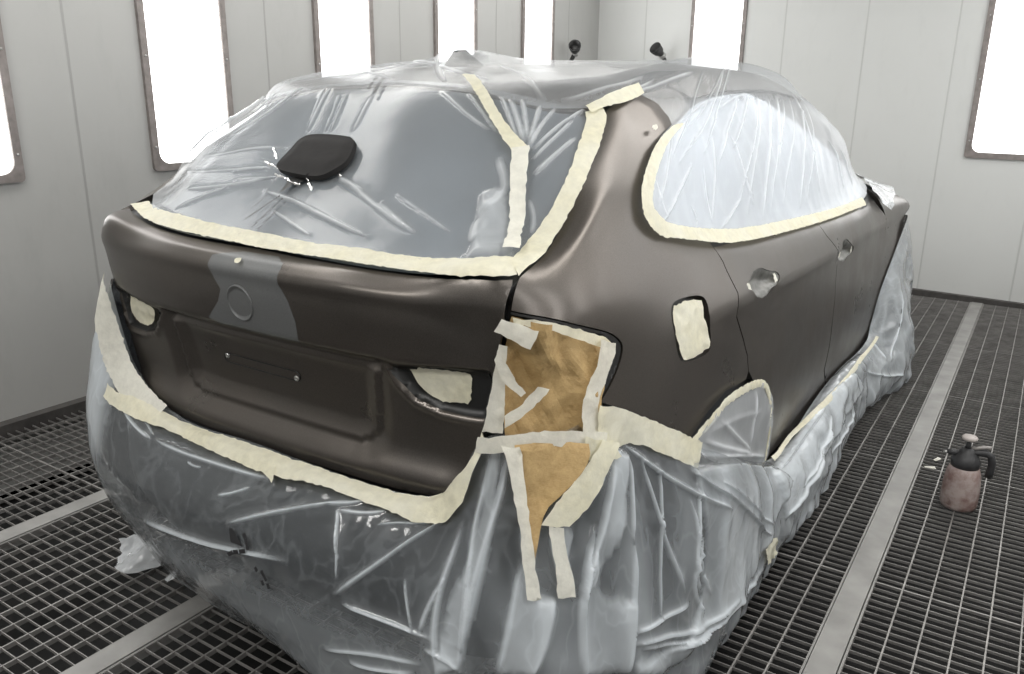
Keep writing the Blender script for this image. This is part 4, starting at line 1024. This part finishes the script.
# lamp windows -------------------------------------------------------
def emit(name, col, s):
    g = N(name)
    e = g.t.nodes.new('ShaderNodeEmission'); g.set(e, Color=(*col, 1), Strength=s); g.l(e.outputs[0], g.out.inputs[0]); return g.m
LAMP_E = emit('lit_diffuser', (1.0, 1.0, .99), 4.3)
LAMP_F = emit('lit_diffuser_front', (1.0, 1.0, .99), 3.4)
LAMP_C = emit('lit_ceiling_tubes', (1.0, .985, .95), 7.5)
def rrect(x0, x1, z0, z1, r, n=5):
    out = []
    for cx, cz, a0 in ((x1-r, z0+r, -90), (x1-r, z1-r, 0), (x0+r, z1-r, 90), (x0+r, z0+r, 180)):
        for k in range(n+1):
            a = math.radians(a0+90*k/n); out.append((cx+r*math.cos(a), cz+r*math.sin(a)))
    return out
def wall_lamp(org, rz, w, z0, z1, fw, label, mat, group):
    r = empty('wall_lamp', org, rz); tag(r, label, 'wall lamp', group)
    o_ = rrect(-fw, w+fw, z0-fw, z1+fw, .02); i_ = rrect(0, w, z0, z1, .055); n = len(o_)
    V = [(x, -.018, z) for x, z in o_]+[(x, -.018, z) for x, z in i_]+[(x, 0.0, z) for x, z in o_]+[(x, .02, z) for x, z in i_]
    Fs = []
    for k in range(n):
        j = (k+1) % n
        Fs += [(k, j, n+j, n+k), (k, 2*n+k, 2*n+j, j), (n+k, n+j, 3*n+j, 3*n+k)]
    link('frame', rawmesh('frame', V, Fs), FRAME, r, False)
    link('diffuser', rawmesh('diffuser', [(x, -.006, z) for x, z in i_], [tuple(range(n))]), mat, r, False)
    for zz in np.arange(z0+.08, z1, .42):
        for xx in (-fw*.5, w+fw*.5):
            lathe('screw', [(.006, 0), (.005, .004), (0, .005)], STEEL, r, 8, Matrix.Translation((xx, -.018, zz)) @ Matrix.Rotation(math.pi/2, 4, 'X'))
    return r
names = ['lit lamp panel at the far left edge of the picture, nearest the camera', 'tall lit lamp panel on the left wall beside the tailgate and rear window', 'lit lamp panel on the left wall above the rear left roof edge',
         'lit lamp panel on the left wall behind the raised peak of roof film', 'narrow lit lamp panel on the left wall next to the black nozzle']
for k in range(5):
    y = .245+1.105*k
    wall_lamp((XL, y, 0), math.pi/2, .425, 1.085, 2.75, .034, names[k], LAMP_E, None)
rl = []
for k in range(-1, 5):
    rl.append(wall_lamp((XR, .62+1.105*k, 0), -math.pi/2, .425, 1.085, 2.75, .034, 'lit lamp panel on the right wall of the booth', LAMP_E, 'lamp panels on the right wall'))
def fpos(s): return (FA[0]+fdir[0]*s, FA[1]+fdir[1]*s, 0)
def s_of(px_): # where a pixel's ray meets the front wall
    d = ray(px_); nrm = np.array([-fdir[1], fdir[0]]); t_ = ((FA-CAM[:2])@nrm)/(d[:2]@nrm); p = CAM+t_*d
    return float((p[:2]-FA)@fdir), float(p[2])
a0, _ = s_of((695, 20)); a1, _ = s_of((743, 20))
wall_lamp(fpos(a0), fang, a1-a0, 1.08, 2.75, .03, 'lit lamp panel on the front wall behind the car roof', LAMP_F, None)
b0, zb = s_of((971, 152))
wall_lamp(fpos(b0), fang, a1-a0, zb, 2.75, .04, 'lit lamp panel on the front wall at the top right', LAMP_F, None)
# ceiling light boxes (two long rows, above the view)
for k, (x0, x1) in enumerate(((-1.75, -1.25), (1.55, 2.05))):
    r = empty('ceiling_lamp', (x0, 1.6, HC)); tag(r, 'long lit light box on the %s of the ceiling' % ('left' if k == 0 else 'right'), 'ceiling lamp')
    link('housing', rawmesh('housing', *boxes([(-.04, .54, -2.6, 3.6, -.05, -.01)])), FRAME, r, False)
    link('diffuser', rawmesh('diffuser', [(0, -2.55, -.052), (.5, -2.55, -.052), (.5, 3.55, -.052), (0, 3.55, -.052)], [(0, 3, 2, 1)]), LAMP_C, r, False)

r = empty('ceiling_lamp', (-1.2, -2.6, HC)); tag(r, 'added fill light box, unseen, across the back end of the ceiling', 'ceiling lamp')  # fill light added behind the camera to brighten the rear tape and film
link('housing', rawmesh('housing', *boxes([(-.04, 2.44, -.04, .74, -.05, -.01)])), FRAME, r, False)
link('diffuser', rawmesh('diffuser', [(0, 0, -.052), (2.4, 0, -.052), (2.4, .7, -.052), (0, .7, -.052)], [(0, 3, 2, 1)]), emit('back_fill_light', (1.0, .985, .95), 15.0), r, False)
# black nozzles on bent pipes ----------------------------------------
def nozzle(base, head, aim, label):
    base, head = Vector(base), Vector(head)
    r = empty('air_nozzle', base); tag(r, label, 'nozzle')
    aim = Vector(aim).normalized()
    mid = base.lerp(head, .6)-aim*.03
    pts = [base-base, base.lerp(mid, .5)-base, mid-base, head-aim*.05-base]
    torus_ring('pipe', [tuple(p) for p in pts], .018, BLACK, r, 10, False)
    M = Matrix.Translation(head-base) @ aim.to_track_quat('Z', 'Y').to_matrix().to_4x4()
    lathe('nozzle_cup', [(0, -.07), (.022, -.07), (.026, -.03), (.044, 0), (.052, .045), (.053, .06), (.047, .06), (.040, .01), (0, .0)], BLACK, r, 20, M)
    lathe('collar', [(.024, -.075), (.031, -.07), (.031, -.045), (.024, -.04)], STEEL, r, 16, M)
    lathe('wall_plate', [(.045, 0), (.045, .012), (.02, .014), (.02, .03), (0, .03)], BLACK, r, 16, Matrix.Identity(4) if False else (Matrix.Rotation(math.pi/2, 4, 'Y') if abs(base.x-XL) < .1 else Matrix.Rotation(math.pi/2, 4, 'X')))
    return r
nozzle((XL, 5.36, 1.62), (XL+.12, 5.30, 1.80), (.35, -.75, .45), 'black flared nozzle on a bent pipe low on the left wall near the corner')
sn, zn = s_of((672, 72)); q0 = np.array(fpos(sn)); sn2, zn2 = s_of((661, 50)); q1 = np.array(fpos(sn2))
nozzle((q0[0], q0[1]-.018, 1.62), (q1[0]+.04, q1[1]-.14, zn2-.02), (-.25, -.8, .5), 'black flared nozzle on a bent pipe on the front wall')

# pump spray bottle ---------------------------------------------------
def bottle():
    r = empty('spray_bottle', (1.409, 2.045, .001), math.radians(12)); tag(r, 'paint stained pump spray bottle standing on the floor grating', 'spray bottle')
    g = N('stained_white_bottle'); nz = g.noise(14, 5, .65); n2 = g.noise(30, 4, .6)
    c = g.mixc(g.ramp(nz, [(.42, 0), (.62, 1)]), (.40, .33, .31), (.22, .14, .125))
    c = g.mixc(g.ramp(n2, [(.62, 0), (.72, .6)]), c, (.10, .05, .045))
    g.bsdf(Base_Color=c, Roughness=.5)
    lathe('bottle_body', [(0, 0), (.052, 0), (.062, .006), (.066, .02), (.067, .06), (.065, .11), (.060, .15), (.052, .172), (.044, .182), (.044, .19), (0, .19)], g.m, r, 32)
    dk = simple('dark_grey_pump_plastic', (.035, .035, .037), .5, 0, .25, 30)
    lathe('collar', [(.044, .170), (.050, .172), (.052, .20), (.046, .212), (.040, .222), (.028, .235), (.022, .250), (0, .25)], dk, r, 28)
    hd_ = [(x, 0, z) for x, z in ((.0, .225), (.035, .235), (.062, .238), (.082, .228), (.090, .20), (.088, .165), (.085, .14))]
    torus_ring('handle', hd_, .014, dk, r, 10, False)
    torus_ring('trigger', [(.01, 0, .246), (.04, 0, .256), (.062, 0, .262), (.078, 0, .262)], .007, simple('worn_trigger', (.30, .28, .27), .5), r, 8, False)
    torus_ring('nozzle', [(-.02, 0, .222), (-.05, 0, .226), (-.066, 0, .222)], .012, dk, r, 10, False)
    torus_ring('nozzle_tip', [(-.064, 0, .222), (-.082, 0, .220)], .006, STEEL, r, 8, False)
    lathe('pump_rod', [(.012, .245), (.010, .262), (.008, .285), (0, .285)], dk, r, 16)
    lathe('pump_knob', [(.010, .280), (.026, .284), (.029, .292), (.024, .299), (0, .301)], simple('pale_knob', (.42, .38, .36), .5), r, 24)
    r.scale = (.93, .93, .93)
    return r
bottle()
# flakes of dried masking on the grating beside the bottle
for p, a, lab in (((930, 468), .3, 'small pale scrap on the grating left of the spray bottle'), ((937, 460), 1.2, 'tiny pale flake just left of the spray bottle')):
    d = ray(p); t_ = -CAM[2]/d[2]; q = CAM+t_*d
    w = .022
    o = link('tape_scrap', rawmesh('tape_scrap', [(-w, -.006, .003), (w, -.008, .002), (w*.8, .007, .006), (-w*.9, .006, .003), (0, 0, .008)], [(0, 1, 4), (1, 2, 4), (2, 3, 4), (3, 0, 4)]), TAPEW)
    o.location = (q[0], q[1], .0005); o.rotation_euler = (0, 0, a); tag(o, lab, 'scrap')

# ------------------------------------------------------------------ light and view
W = bpy.data.worlds.new('booth_air'); SC.world = W; W.use_nodes = True
W.node_tree.nodes['Background'].inputs[0].default_value = (1, 1, 1, 1); W.node_tree.nodes['Background'].inputs[1].default_value = .0
SC.view_settings.view_transform = 'Standard'
SC.view_settings.exposure = 0.0
